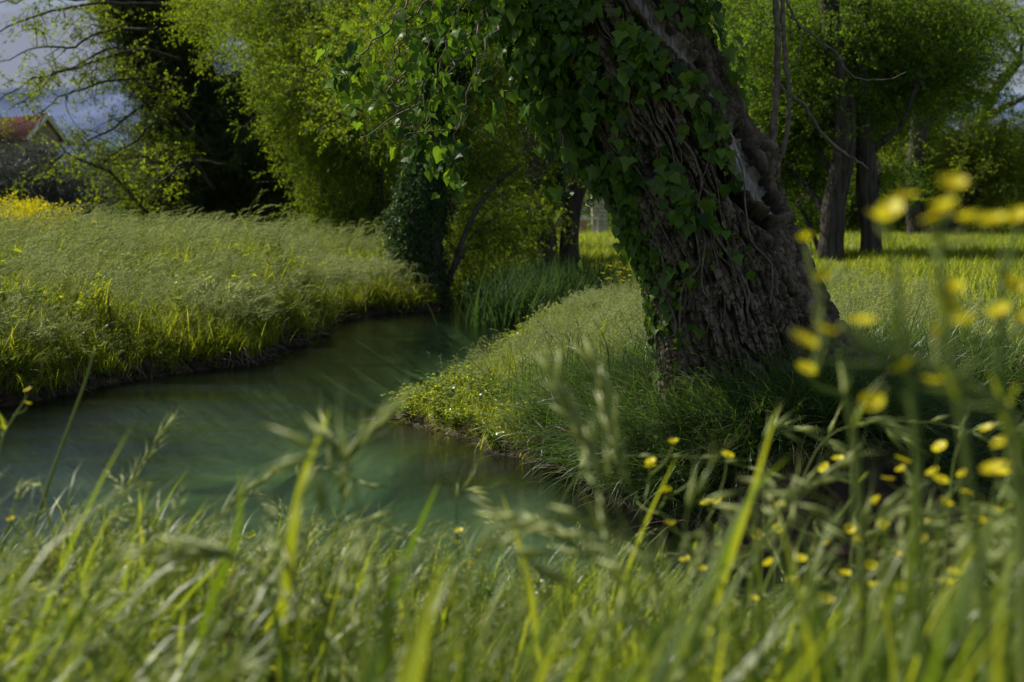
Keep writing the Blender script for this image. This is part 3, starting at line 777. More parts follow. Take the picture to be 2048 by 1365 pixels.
# ------------------------------------------------------------------ background trees
def bark_tube(pts, rad, sides=14, rough=.06, seed=0):
    pts = np.asarray(pts); V, Fs = tube(pts, rad, sides)
    n = len(pts)
    c = np.repeat(pts, sides, 0); d = V - c
    nz = 1 + rough * 2 * (fbm(V[:, 0] * 9 + seed, V[:, 1] * 9, V[:, 2] * 1.6)) + rough * 1.5 * vnoise(V[:, 0] * 22, V[:, 1] * 22, V[:, 2] * 3)
    return c + d * nz[:, None], Fs

def make_tree(name, label, D, trunks, blobs, coll, cat='tree', group=None, sprig_scale=1.0, bark='farbark', dens=1.25, limbs=True, droop=.35, spread=.5, extra=None, flare=1.18):
    """trunks: list of (pixel polyline, base radius, tip radius); blobs: (px, py, dD, rx, rz, n) crown clumps, sizes in metres"""
    b0 = trunks[0][0][0]
    bx = P(b0[0], 430, D)[0]
    base = np.array([bx, D, ground_at(bx, D)])
    root = thing(name, label, cat, base, group)
    tpts = []
    for k, (pl, r0, r1) in enumerate(trunks):
        pts = np.array([P(a, b, D + (c[0] if c else 0)) for a, b, *c in pl])
        if k == 0 or pl[0][1] > 440: pts[0][2] = ground_at(pts[0][0], pts[0][1]) - .1
        pts = spline(pts, 22)
        pts[1:-1, 0] += .04 * vnoise(pts[1:-1, 2] * 1.7, pts[1:-1, 2] * 0 + k)
        rad = np.linspace(r0, r1, 22); rad[:3] *= [flare, 1 + (flare - 1) * .5, 1 + (flare - 1) * .15]
        V, Fs = bark_tube(pts - base, rad, 16, .07, k * 3.1 + bx)
        mb = MB(); mb.add(V, Fs)
        mb.build('trunk', M[bark], root)
        tpts.append((pts, rad))
    allp = np.vstack([t[0] for t in tpts]); allr = np.concatenate([t[1] for t in tpts])
    SP, SR, SS = [], [], []
    for (px, py, dD, rx, rz, n) in blobs:
        c = P(px, py, D + dD)
        R = np.array([rx, rx * .9, rz])
        below = allp[:, 2] < c[2] + .2
        cand = np.where(below)[0] if below.any() else np.arange(len(allp))
        cost = np.linalg.norm(allp[cand] - c, axis=1) + .6 * np.abs((c[2] - allp[cand][:, 2]) - .6 * np.linalg.norm(allp[cand][:, :2] - c[:2], axis=1))
        j = cand[np.argmin(cost)]
        st = allp[j]; rr = min(allr[j] * .6, .035 + .02 * rx)
        mid = (st + c) / 2 + np.array([0, 0, .12 * np.linalg.norm(c - st)]) + rng.normal(0, .08, 3)
        limb = spline([st, mid, c], 9)
        mb = MB()
        V, Fs = tube(limb - base, np.linspace(rr, rr * .45, 9), 7); mb.add(V, Fs)
        m = max(5, int(7 + 2.2 * rx)); ends = []
        for q in range(m):
            s = limb[rng.integers(3, 9)]
            e = c + R * norm(rng.normal(0, 1, 3)) * rng.uniform(.35, 1.0)
            md = (s + e) / 2 + [0, 0, .1 * rx] + rng.normal(0, .06, 3)
            br = spline([s, md, e], 7)
            V, Fs = tube(br - base, np.linspace(rr * .4, .006, 7), 4, False); mb.add(V, Fs)
            ends.append(br)
            for w in range(3):
                s2 = br[rng.integers(2, 6)]; e2 = s2 + rng.normal(0, .4 * rx, 3) * [1, 1, .7]
                b2 = spline([s2, (s2 + e2) / 2 + rng.normal(0, .05, 3), e2], 5)
                V, Fs = tube(b2 - base, np.linspace(.009, .004, 5), 3, False); mb.add(V, Fs)
                ends.append(b2)
        mb.build('limb', M[bark], root)
        n = int(n * dens * (.35 if py < -40 else 1))
        for q in range(n):
            br = ends[rng.integers(0, len(ends))]
            f = rng.uniform(.25, 1) * (len(br) - 1.001); i = int(f)
            p = br[i] + (br[i + 1] - br[i]) * (f - i) + rng.normal(0, spread * rx * .5, 3) * [1, 1, .8]
            SP.append(p - base)
            o = p - c
            SR.append((rng.normal(0, .4), droop + rng.normal(0, .4), math.atan2(o[1], o[0]) + rng.normal(0, .9)))
            SS.append(sprig_scale * rng.uniform(.6, 1.2))
    if extra: extra(root, base, SP, SR, SS)
    if SP:
        scatter('crown', coll, np.array(SP), np.array(SR), np.array(SS), parent=root)
    return root, base

GROVE = 'trees of the grove beyond the stream'
m_ = lambda px, D: px * D / FPX

# bright willows filling the middle
make_tree('willow_tree', 'bright green willow with low curtain of fresh leaves left of the ivy covered trunk', 29,
          [([(765, 480), (755, 380), (735, 250), (700, 60), (690, -120)], .16, .06), ([(745, 478), (700, 420), (690, 380)], .07, .03)],
          [(610, 40, 0, 2.2, 1.1, 420), (520, 20, 1, 1.3, .6, 200), (630, 180, -1, 1.1, .9, 260), (700, 160, 1, 1.6, 1.2, 340), (670, 300, -.5, 1.0, .9, 240), (730, 320, 1, 1.1, .9, 220), (690, 420, 0, 1.0, .45, 150), (760, 410, 1, .8, .5, 110), (660, -80, 0, 3.0, 1.3, 300)],
          COL['willow'], group=GROVE)
make_tree('willow_tree', 'tall pale green willow whose crown reaches over the dark ivied tree at left', 33,
          [([(660, 480), (640, 300), (600, 100), (580, -120)], .14, .05)],
          [(440, 20, -1, 1.0, .5, 150), (560, 90, 0, 1.3, 1.0, 240), (680, 240, 0, 1.1, 1.0, 200), (690, 370, 1, .9, .9, 170), (540, -60, 0, 3, 1.2, 260), (800, 60, 1, 1.8, 1.2, 300), (820, 250, 1.5, 1.3, 1.2, 230)],
          COL['yellow'], group=GROVE)

# dark ivied tree on the left
make_tree('ivied_tree', 'tall dark tree thick with ivy behind the left bank', 38,
          [([(500, 490), (470, 380), (440, 250), (390, 100), (330, -120)], .3, .15), ([(560, 490), (545, 350), (540, 200), (500, 60)], .2, .08), ([(430, 490), (435, 400), (420, 320)], .08, .04)],
          [(260, 60, 1, .5, .6, 50), (285, 170, .5, .7, .5, 70), (350, 270, 0, .8, .6, 90), (300, 380, .5, 1.0, .5, 100), (290, -10, 0, 1.0, 1.0, 200), (600, 430, -1, .8, .5, 160), (510, 330, -1, 1.1, 1.0, 260), (320, 300, 1, .9, .8, 120), (310, 20, 0, 1.2, 1.0, 260), (350, 110, 0, 1.3, 1.1, 330), (390, 210, 0, 1.3, 1.1, 330), (430, 310, 0, 1.3, 1.0, 320), (470, 400, 0, 1.4, .8, 320), (550, 410, .5, 1.1, .8, 260), (545, 300, 1, 1.0, 1.0, 240), (590, 350, 1, .8, 1.0, 190), (520, 180, 1.5, .8, .9, 130), (380, 400, 1, 1.0, .6, 120), (580, 440, .5, .9, .4, 140), (300, -90, 0, 2, 1, 200)],
          COL['dark'], group=GROVE, spread=.6, dens=3.6)

# sparse arching branches against the sky
def arch(root, base, SP, SR, SS):
    polys = [[(360, 120), (270, 95), (180, 112), (90, 118), (30, 150), (-40, 200)], [(350, 180), (250, 108), (160, 150), (75, 200), (20, 260)], [(330, 10), (200, 5), (90, 20), (0, 60), (-60, 90)],
             [(390, 250), (290, 160), (200, 170), (130, 190), (80, 235)], [(420, 300), (320, 210), (240, 260), (190, 300), (150, 360)], [(430, 380), (330, 270), (260, 320), (200, 360)],
             [(400, 475), (340, 462), (290, 420), (230, 360), (170, 320), (130, 280)], [(260, 0), (180, -10), (60, 0), (-30, 20)], [(300, 60), (210, 60), (130, 90), (60, 80), (-20, 100)], [(450, 330), (350, 330), (300, 380), (260, 440)]]
    for k, pl in enumerate(polys):
        c = spline([P(a, b, 33 + .4 * rng.normal() - .5 * i) for i, (a, b) in enumerate(pl)], 18)
        c[2:] += np.cumsum(rng.normal(0, .035, (16, 3)), 0)
        mb = MB(); V, Fs = tube(c - base, np.linspace(.042, .010, 18) * (1 + .3 * (k == 6)), 6); mb.add(V, Fs)
        for q in range(13 if k < 7 else 8):
            i = rng.integers(3, 17); e = c[i] + rng.normal(0, .45, 3) + [-.15, 0, -.15]
            b2 = spline([c[i], (c[i] + e) / 2 + rng.normal(0, .08, 3), e], 6)
            V, Fs = tube(b2 - base, np.linspace(.014, .005, 6), 3, False); mb.add(V, Fs)
            for z in range(7):
                p = b2[rng.integers(1, 6)] + rng.normal(0, .12, 3)
                SP.append(p - base); SR.append((rng.normal(0, .5), .3 + rng.normal(0, .5), rng.uniform(0, 6.28))); SS.append(rng.uniform(.4, .85))
        mb.build('limb', M['farbark'], root)
make_tree('poplar_tree', 'thin tree with long arching branches and scattered young leaves against the sky', 33.5,
          [([(470, 490, 6), (465, 380, 6), (440, 200, 5), (370, 0, 4), (340, -80, 4)], .10, .07)], [(200, 320, 0, .8, .7, 30)], COL['sparse'], group=GROVE, extra=arch)

# ivy covered trunk by the water
def ivy_sleeve(root, base, SP, SR, SS):
    pass
rt, bs = make_tree('ivied_tree', 'leaning tree with a trunk wrapped in dark ivy standing at the water edge', 22,
          [([(850, 618), (846, 520), (848, 420), (862, 300), (885, 150), (905, 0), (915, -120)], .30, .16), ([(880, 560), (930, 460), (985, 380), (1040, 330)], .05, .025)],
          [(930, 40, 0, 1.2, .9, 230), (790, 60, 2.2, 1.2, .9, 230), (1000, 180, .5, 1.0, .7, 170), (740, 190, 2.0, .9, .7, 150), (960, 300, 1, .8, .6, 110), (990, 440, 2, .75, .6, 130), (930, 520, 2.5, .6, .45, 80), (900, -100, 0, 2.2, 1, 220)],
          COL['willow'], group=GROVE)
def sleeve(root, base, pl, D, r, n, coll, y0, y1, sc=.40, dx=0):
    c = spline([P(a, b, D) for a, b in pl], 60)
    pts, rot, s = [], [], []
    for k in range(n):
        i = rng.integers(0, 60); a = rng.uniform(0, 2 * PI)
        rr = r(i / 59) * rng.uniform(.75, 1.15) * (1 + .35 * vnoise(np.array([a * 1.3]), np.array([i * .15]))[0])
        pts.append(c[i] + [math.cos(a) * rr + dx, math.sin(a) * rr, rng.normal(0, .1)] - base)
        rot.append((rng.normal(0, .4), .9 + rng.normal(0, .3), a)); s.append(sc * rng.uniform(.6, 1.2))
    o = scatter('ivy_foliage', coll, np.array(pts), np.array(rot), np.array(s), parent=root, label='dark ivy wrapped round the trunk')
    return o
sleeve(rt, bs, [(845, 612), (836, 520), (838, 420), (854, 320), (880, 170), (903, 20), (915, -80)], 22, lambda t: .30 + .06 * math.sin(t * 9), 2400, COL['ivyfar'], 0, 1)

# centre twin trunks
make_tree('willow_tree', 'slim willow with straight dark trunk behind the reeds', 26,
          [([(1098, 524), (1085, 440), (1062, 330), (1042, 200), (1030, 60), (1025, -80)], .20, .10), ([(1075, 400), (1100, 300), (1120, 240)], .06, .03)],
          [(1010, 90, 1.2, 1.1, .8, 180), (1090, 40, 1.7, 1.2, .8, 200), (1090, 170, 2.2, .9, .7, 140), (1000, 250, 1.7, .8, .6, 120), (1105, 330, 0.8, .5, .5, 80), (1060, 420, 0.6, .45, .5, 70), (1000, 350, 1.7, .8, .6, 100), (1010, 460, 1.7, .7, .4, 80), (1050, -80, 0.0, 2, 1, 150)],
          COL['mid'], group=GROVE)
make_tree('willow_tree', 'curved trunk willow leaning right just beside the straight one', 26.3,
          [([(1140, 526), (1135, 470), (1148, 410), (1166, 340), (1172, 240), (1190, 100), (1200, -60)], .19, .12), ([(1142, 430), (1125, 380), (1122, 300), (1118, 220)], .07, .04)],
          [(1180, 120, 1.2, 1.1, .9, 180), (1130, 240, 1.8, .6, .5, 70), (1240, 30, 1.2, 1.3, .8, 160), (1250, 260, 2.2, .7, .7, 60)],
          COL['willow'], group=GROVE)
# right pair
make_tree('willow_tree', 'thick leaning trunk, left of the close pair on the right', 24,
          [([(1655, 524), (1662, 450), (1680, 360), (1688, 250), (1670, 120), (1650, -60)], .215, .15)],
          [(1560, 60, 0.2, 1.4, 1.0, 330), (1620, 200, 1.2, 1.1, .8, 260), (1640, 60, 1.7, 1.2, 1, 260), (1500, 300, 2.2, .8, .8, 140), (1580, 400, 3.2, .7, .4, 60), (1560, 250, 1.7, .9, .7, 150), (1600, 350, 1.7, .8, .45, 110), (1510, 160, 2.2, 1.0, .8, 170), (1650, -60, 0.0, 2.2, .8, 170)],
          COL['mid'], group=GROVE)
make_tree('willow_tree', 'upright rough trunk, right of the close pair on the right', 24.5,
          [([(1740, 524), (1738, 450), (1732, 350), (1718, 220), (1716, 100), (1730, -60)], .185, .14), ([(1745, 300), (1800, 250), (1830, 180)], .06, .03)],
          [(1710, 60, 0.6, 1.3, .9, 280), (1820, 60, 1.2, 1.3, .9, 280), (1790, 170, 1.5, 1.0, .7, 170), (1720, 220, 0.9, .9, .7, 150), (1880, 150, 1.5, 1.0, .8, 190), (1760, 330, 2.2, .7, .5, 80), (1930, 60, 1.7, 1.2, .9, 120), (2010, 20, 1.7, 1.0, .5, 60), (1960, 130, 1.8, .9, .6, 60), (1780, -70, 0.0, 2.5, .9, 200)],
          COL['mid'], group=GROVE)
# farther right, forked tree and leaning one
make_tree('willow_tree', 'forked tree with a slanting second trunk on the far right lawn', 46,
          [([(1838, 480), (1830, 430), (1826, 340), (1838, 240), (1840, 100), (1850, -40)], .36, .2), ([(1862, 480), (1905, 440), (1950, 380), (1985, 310), (2010, 240)], .30, .10), ([(1838, 270), (1880, 220), (1910, 180)], .12, .06)],
          [(1850, 200, 3, 2.0, 1.2, 200), (1880, 80, 0, 2.2, 1.2, 260), (1790, 120, 2, 1.6, 1.2, 160), (1960, 330, 0, 1.6, 1.0, 260), (2010, 280, 0, 1.6, 1.0, 240), (1900, 300, 1, 1.3, .8, 130), (2020, 370, 0, 1.4, .9, 200), (1930, 390, .5, 1.1, .6, 110), (1800, 330, 1, 1.2, 1, 110)],
          COL['yellow'], group=GROVE, sprig_scale=1.35)
make_tree('willow_tree', 'short stout tree behind the forked one on the far right', 52,
          [([(1925, 474), (1922, 430), (1935, 350), (1960, 250), (1990, 180), (2040, 120)], .35, .16), ([(1940, 260), (2000, 220), (2060, 190)], .16, .08)],
          [(2040, 60, 0, 2.2, 1.4, 80), (2000, 400, 0, 2, 1, 200), (2060, 330, 0, 2, 1.4, 200), (1960, 20, 0, 2, 1.2, 110)],
          COL['willow'], group=GROVE, sprig_scale=1.5)
# background rows
bgt = [(615, 70, 'mid', 2, 'slender green tree far behind the left willow'), (700, 64, 'willow', 2, 'pale tree far behind the pinkish earth'), (815, 72, 'mid', 2, 'green tree far behind the ivy wrapped trunk'), (930, 62, 'yellow', 2, 'yellow green tree in the gap over the stream'),
       (1035, 74, 'willow', 2, 'tree far behind the straight dark trunk'), (1150, 78, 'yellow', 2, 'sunlit yellow green tree behind the iron fence'), (1260, 66, 'willow', 2, 'pale tree behind the stone pillar'), (1400, 64, 'willow', 2, 'tree hidden mostly by the big leaning trunk'),
       (1500, 60, 'yellow', 2, 'yellow green tree showing right of the big trunk'), (1590, 52, 'mid', 1.6, 'thin trunked tree left of the close pair'), (1625, 58, 'willow', 2, 'second thin trunked tree left of the close pair'), (1780, 75, 'willow', 2, 'tree showing between the pair and the forked tree'),
       (1880, 84, 'yellow', 2.2, 'pale tree far behind the forked tree'), (2010, 78, 'yellow', 2.2, 'pale tree at the far right edge'), (640, 60, 'willow', 2, 'green tree far behind the second willow'), (760, 82, 'yellow', 2.2, 'farthest pale tree between the two willows'), (1680, 66, 'willow', 2, 'green tree far behind the thick leaning trunk'), (1730, 90, 'yellow', 2.4, 'farthest yellow green tree between the close pair'), (1840, 60, 'mid', 2, 'green tree just behind the forked one'),
       (240, 84, 'mid', 2.2, 'low green tree far behind the olives'), (360, 88, 'olive', 2.2, 'grey green tree far behind the dark ivied tree')]
for (px, D, c, s, lab) in bgt:
    hi = (-40 if px > 700 else 60) if px < 1850 else 300
    if px < 400: hi = 320
    bl = []
    for q in range(9):
        py = hi + (440 - hi) * (q + .5) / 9
        bl.append((px + rng.uniform(-55, 55), py, rng.uniform(-2, 2), m_(95, D), m_(60, D), 150))
    make_tree('grove_tree', lab, D, [([(px, 470), (px + rng.uniform(-15, 15), 330)] + ([(px + rng.uniform(-30, 30), 150)] if hi < 100 else []) + [(px, hi - 10)], .28, .1)], bl, COL[c], group='trees far back in the grove', sprig_scale=s, spread=.5)
# olive bushes
for (px, py, D, rx, rz, n, lab) in [(50, 378, 44, 1.6, 1.25, 640, 'grey green olive tree at the left edge below the red roof'), (185, 395, 47, 1.3, 1.1, 420, 'smaller grey green olive beside the first one'), (270, 405, 50, 1.3, 1.0, 330, 'olive bush half behind the arching branch'), (330, 400, 54, 1.6, 1.1, 330, 'farthest olive bush beside the dark ivied tree'), (-60, 360, 43, 1.6, 1.5, 300, 'olive tree cut off by the left edge')]:
    make_tree('olive_tree', lab, D, [([(px, 470), (px + 5, 430), (px - 4, 395)], .14, .06)], [(px, py, 0, rx, rz, n // 2), (px + 15, py + 35, -.4, rx * .9, rz * .7, n // 3), (px - 10, py - 20, .5, rx * .7, rz * .8, n // 4)], COL['olive'], group='olive trees at the left', spread=.6, dens=3.4)
# shrubs by the head of the stream
for (px, py, D, rx, rz, n, c, lab) in [(960, 545, 25.5, .7, .4, 130, 'yellow', 'yellow green shrub overhanging the head of the stream'), (905, 560, 27.5, .6, .35, 90, 'mid', 'dark shrub right behind the ivy wrapped trunk'), (1020, 500, 29, .8, .4, 110, 'yellow', 'bright shrub just left of the twin trunks'),
                                       (1075, 570, 25, .4, .25, 60, 'dark', 'dark low shrub among the reeds'), (745, 500, 27, .6, .3, 60, 'mid', 'green shrub on the left of the ivy wrapped trunk'), (700, 455, 40, 1.2, .5, 90, 'willow', 'loose shrub in front of the pink earth wall'), (880, 470, 36, 1.3, .6, 130, 'willow', 'pale shrub behind the ivy wrapped trunk')]:
    make_tree('shrub', lab, D, [([(px, 520), (px + 4, py + 20), (px, py)], .03, .015)], [(px, py, 0, rx, rz, n), (px + 20, py + 20, .3, rx * .8, rz * .7, n // 2)], COL[c], cat='shrub', group='shrubs near the head of the stream', spread=.6)

# ------------------------------------------------------------------ house, wall, fence, pillar
def house():
    D = 78
    c = P(88, 232, D); gz = ground_at(c[0], D)
    root = thing('country_house', 'pale house with red tiled roof behind the olive trees', 'house', (c[0], D, gz))
    H1 = P(0, 276, D)[2] - gz; H2 = P(0, 231, D)[2] - gz; hw = m_(30, D)
    mb = MB()   # gabled wing
    V = [(-hw, 0, 0), (hw, 0, 0), (hw, 0, H1), (0, 0, H2 - .15), (-hw, 0, H1), (-hw, 7, 0), (hw, 7, 0), (hw, 7, H1), (0, 7, H2 - .15), (-hw, 7, H1)]
    mb.add(V, [(0, 1, 2, 3, 4), (9, 8, 7, 6, 5), (1, 6, 7, 2), (0, 4, 9, 5)])
    mb.build('wall', M['plaster'], root, False)
    mb = MB(); L = m_(230, D)
    V, Fs = box(L, 6, H1 - .1, (-hw - L / 2, 5, (H1 - .1) / 2)); mb.add(V, Fs); mb.build('wall', M['plaster'], root, False)
    # roofs with tile rows
    def slope(a, b, c_, d, n, name='roof'):
        a, b, c_, d = [np.array(q, float) for q in (a, b, c_, d)]
        rf = MB(); nn = norm(np.cross(b - a, d - a))
        rf.add([a, b, c_, d, a - nn * .12, b - nn * .12, c_ - nn * .12, d - nn * .12], [(0, 1, 2, 3), (7, 6, 5, 4), (0, 4, 5, 1), (1, 5, 6, 2), (2, 6, 7, 3), (3, 7, 4, 0)])
        for k in range(n):
            t = (k + .5) / n
            p, q = a + (b - a) * t, d + (c_ - d) * t
            V, Fs = tube([p + nn * .03, q + nn * .03], .11, 5); rf.add(V, Fs)
        return rf.build(name, M['roof'], root)
    e = .35
    slope((-hw - e, 7, H1 - .12), (-hw - e, -e, H1 - .12), (0, -e, H2), (0, 7, H2), 20)
    slope((hw + e, -e, H1 - .12), (hw + e, 7, H1 - .12), (0, 7, H2), (0, -e, H2), 20)
    zr = P(0, 232, D + 5)[2] - gz
    slope((-hw - L, 1.7, H1 - .15), (-hw - .1, 1.7, H1 - .15), (-hw - .1, 5, zr), (-hw - L, 5, zr), 26)
    mb = MB()
    for s in (-1, 1):
        V, Fs = tube([(s * (hw + e), -e - .03, H1 - .16), (0, -e - .03, H2 - .03)], .14, 4); mb.add(V, Fs)
    mb.build('gable_trim', M['trim'], root, False)
    mb = MB(); V, Fs = box(L * .6, .5, .3, (hw + L * .3 + .3, 2, H1 - .1)); mb.add(V, Fs); mb.build('roof_ledge', M['trim'], root, False)
    root.rotation_euler = (0, 0, math.radians(48))
    for k in range(2):
        mb = MB(); V, Fs = box(.9, .12, 1.3, (-.9 + k * .95, -.02, H1 - 1.3)); mb.add(V, Fs)
        w = mb.build('window', M['glass'], root, False)
house()

def pillar_fence():
    D = 50
    c = P(1199, 430, D); gz = ground_at(c[0], D); zt = P(0, 384, D)[2] - gz; zb = P(0, 466, D)[2] - gz
    root = thing('stone_pillar', 'pale stone gate pillar of stacked blocks seen just left of the big trunk', 'pillar', (c[0], D, gz))
    hgt = zt - .0; n = 11; bh = hgt / n
    for k in range(n):
        w = .56 + rng.uniform(-.02, .02)
        for s, ww in ((-1, w * (.62 if k % 2 else .38)), (1, w * (.38 if k % 2 else .62))):
            mb = MB(); cx = (-w / 2 + ww / 2) if s < 0 else (w / 2 - ww / 2)
            V, Fs = box(ww - .012, .55 + rng.uniform(-.02, .02), bh - .02, (cx, 0, bh * (k + .5))); mb.add(V, Fs)
            mb.build('stone', M['stone'], root, False)
    mb = MB(); V, Fs = box(.68, .66, .09, (0, 0, hgt + .055)); mb.add(V, Fs); mb.build('cap_stone', M['trim'], root, False)
    mb = MB(); V, Fs = box(1.15, .8, .1, (-.1, -.05, .08)); mb.add(V, Fs); mb.build('plinth', M['trim'], root, False)
    # clay wall with railing
    x0, x1 = P(600, 430, D)[0], P(1195, 430, D)[0] - .4
    wl = thing('boundary_wall', 'low clay coloured wall with dark iron railing beyond the stream', 'wall', ((x0 + x1) / 2, D, gz))
    mb = MB(); zw = P(0, 441, D)[2] - gz
    V, Fs = box(x1 - x0, .3, zw + .2, (0, .2, zw / 2 - .1)); mb.add(V, Fs); mb.build('masonry', M['wallclay'], wl, False)
    mb = MB(); V, Fs = box(x1 - x0 + .1, .38, .06, (0, .2, zw + .032)); mb.add(V, Fs); mb.build('coping', M['stone'], wl, False)
    zf = P(0, 402, D)[2] - gz
    for zz in (zf - .08, zw + .2):
        mb = MB(); V, Fs = box(x1 - x0, .03, .035, (0, .2, zz)); mb.add(V, Fs); mb.build('rail', M['iron'], wl, False)
    mb = MB(); V, Fs = tube([(0, 0, 0), (0, 0, zf - zw)], .013, 5); mb.add(V, Fs); bar = mb.mesh('bar', M['iron'])
    nb = int((x1 - x0) / .15)
    for k in range(nb):
        o = link('bar', bar, wl); o.location = (-(x1 - x0) / 2 + .15 * (k + .5), .2, zw + .06)
    # pale horizontal rail beside the pillar
    mb = MB(); V, Fs = box(1.0, .08, .08, (0, 0, 0)); mb.add(V, Fs)
    rl = mb.build('gate_rail', M['trim'], None, False); p = P(1168, 437, D); rl.location = (p[0], D - .3, p[2])
    for sx in (-.46, .46):
        mb = MB(); V, Fs = box(.07, .07, p[2] - gz, (sx, .002, -(p[2] - gz) / 2 - .04)); mb.add(V, Fs); mb.build('post', M['trim'], rl, False)
    tag(rl, 'low pale horizontal rail standing left of the stone pillar', 'rail')
pillar_fence()

# ------------------------------------------------------------------ reeds and sedges
def sedge(name, label, x, y, n, L, w, spread, mat, cat, group, lean=(.02, .45), curl=(.1, 1.1), dead=.06):
    z = ground_at(x, y)
    o = thing(name, label, cat, (x, y, max(z, -.05)), group)
    mb, md = MB(), MB()
    for k in range(n):
        t = md if rng.random() < dead else mb
        ribbon(t, (*(rng.normal(0, spread, 2)), -.03), rng.uniform(0, 2 * PI), L * rng.uniform(.5, 1.05), w * rng.uniform(.7, 1.2), rng.uniform(*lean), rng.uniform(*curl), 7, rng.random() * .6, 0, rng.normal(0, .7))
    b = mb.build('blades', M[mat], o); b['kind'] = 'stuff'
    if md.f:
        b = md.build('dead_blades', M['dead'], o); b['kind'] = 'stuff'
    return o
RG = 'reed clumps at the head of the stream'
for k, (px, py, n, L) in enumerate([(1040, 600, 300, 1.0), (1090, 596, 340, 1.12), (1140, 596, 340, 1.15), (1195, 590, 320, 1.1), (1245, 585, 260, 1.0), (1010, 560, 160, .8)]):
    D = [19.0, 20.5, 19.6, 20.5, 21, 23][k]
    lab = ['reed clump standing in the water, leftmost of the front row', 'tall reed clump in front of the twin trunks', 'tall dark reed clump right below the curved trunk', 'reed clump with leaning blades left of the yellow flowers', 'short reed clump partly behind the big trunk', 'small reed clump back at the bend of the stream'][k]
    sedge('reed_clump', lab, P(px, 430, D)[0], D, int(n * 1.9), L, .022, .34, 'reed', 'reeds', RG, curl=(.2, 1.7), dead=.015)
SG = 'sedge tufts on the right bank point'
for (px, D, n, L, lab) in [(1140, 8.6, 90, .60, 'upright sedge tuft at the middle of the point'), (1065, 8.9, 90, .50, 'sedge tuft nearest the tip of the point'), (1215, 8.1, 90, .58, 'sedge tuft close to the left side of the trunk foot'), (1010, 9.4, 70, .40, 'small sedge tuft low by the water on the point')]:
    sedge('sedge_tuft', lab, P(px, 430, D)[0], D, n, L, .009, .06, 'grass_blue', 'sedge', SG, lean=(.0, .35), curl=(.05, .6), dead=.03)

# ------------------------------------------------------------------ the big leaning tree
TD = 7.3
ctr_px = [(1560, 900), (1530, 800), (1497, 700), (1466, 600), (1436, 500), (1400, 400), (1355, 300), (1310, 200), (1265, 100), (1222, 0), (1180, -100), (1130, -220), (1070, -360)]
wid_px = [450, 375, 338, 318, 303, 298, 298, 298, 290, 280, 268, 250, 235]
CT = np.array([P(a, b, TD) for a, b in ctr_px])
BASE = np.array([CT[1][0], TD, ground_at(CT[1][0], TD)])
NA, NS = 520, 640
sc_ = spline(CT, NS)
wr = np.interp(np.linspace(0, 12, NS), range(13), wid_px) * TD / FPX / 2
T = np.gradient(sc_, axis=0); T /= np.linalg.norm(T, axis=1)[:, None]
Nn = np.array([0, -1.0, 0]) - T * (T @ np.array([0, -1.0, 0]))[:, None]; Nn /= np.linalg.norm(Nn, axis=1)[:, None]   # towards the camera
Bn = np.cross(T, Nn)                                                                                    # towards +x or -x
if Bn[0][0] < 0: Bn = -Bn
arc = np.concatenate([[0], np.cumsum(np.linalg.norm(np.diff(sc_, axis=0), axis=1))])
ang = np.linspace(-PI, PI, NA, endpoint=False)      # 0 faces the camera, + goes right
A, S = np.meshgrid(ang, arc); _, IR = np.meshgrid(ang, np.arange(NS)); RR = wr[IR]
u = A * 0.5; # metres roughly along girth
wa = .35 * vnoise(np.cos(A) * 2.2, np.sin(A) * 2.2, S * 1.6) + .12 * vnoise(np.cos(A) * 7, np.sin(A) * 7, S * 5)
cA, sA = np.cos(A), np.sin(A)
def aniso(f, g, o=0.0):
    return vnoise((cA + .10 * wa) * f + o, (sA + .10 * wa) * f - o, S * g + wa * .5 + o)
n1 = aniso(10, 4.2) + .35 * aniso(28, 13, 3.3); n2 = aniso(21, 11, 5.1) + .3 * aniso(45, 25, 1.3); n3 = aniso(60, 24, 2.2)
fis = np.exp(-(n1 / .17) ** 2); fis2 = np.exp(-(n2 / .14) ** 2)
U2 = (A / (2 * PI) + .5) * 80 + wa * 6 + .9 * S; V2 = S * 15 + 2 * n2
g1, g2, h2 = worley(U2, V2, 80)
chip = smooth(.0, .20, g2 - g1)
fis = smooth(.10, .75, fis); fis2 = smooth(.15, .8, fis2)
crack = np.clip(1 - fis - .6 * fis2, 0, 1)
hgt = -.070 * fis - .026 * fis2 * (1 - fis) + .016 * (chip - 1) * crack + .022 * (h2 - .5) * crack + .006 * n3 + .02
# long scar of torn bare wood on the right front, with raised lips and a hollow beside it
z_ = sc_[:, 2][IR]
pyv = 430 - (z_ - CAM_H) / TD * FPX          # height expressed in photo rows, only to place the scar along the stem
cen = np.interp(pyv, [-400, -100, 0, 100, 200, 300, 370, 430, 480, 530], [-.1, .05, .16, .30, .62, .74, .62, .72, .95, 1.2])
hw_ = np.interp(pyv, [-400, -100, 0, 120, 200, 280, 350, 430, 490, 540], [.05, .07, .09, .09, .07, .08, .17, .15, .07, .0])
q = (A - cen) / np.maximum(hw_, 1e-3)
jag = .5 * fbm(A * 9, S * 10, o=4)
scar = smooth(1.1, .8, np.abs(q) + jag) * (hw_ > .01)
lip = np.exp(-((np.abs(q) - 1.35) / .35) ** 2) * (hw_ > .02)
grain = vnoise(A * 60, S * 2.5) * .5 + vnoise(A * 130, S * 5) * .3
hgt = hgt * (1 - scar) + scar * (-.030 + .005 * grain - .012 * np.abs(vnoise(A * 22, S * 1.6))) + .028 * lip
hol = np.exp(-((A - (cen - .30)) / .10) ** 2) * smooth(325, 370, pyv) * smooth(520, 470, pyv)
hgt = hgt - .11 * hol
hol2 = np.exp(-((A - (cen + .20)) / .07) ** 2) * smooth(120, 190, pyv) * smooth(520, 440, pyv)
hgt = hgt - .05 * hol2
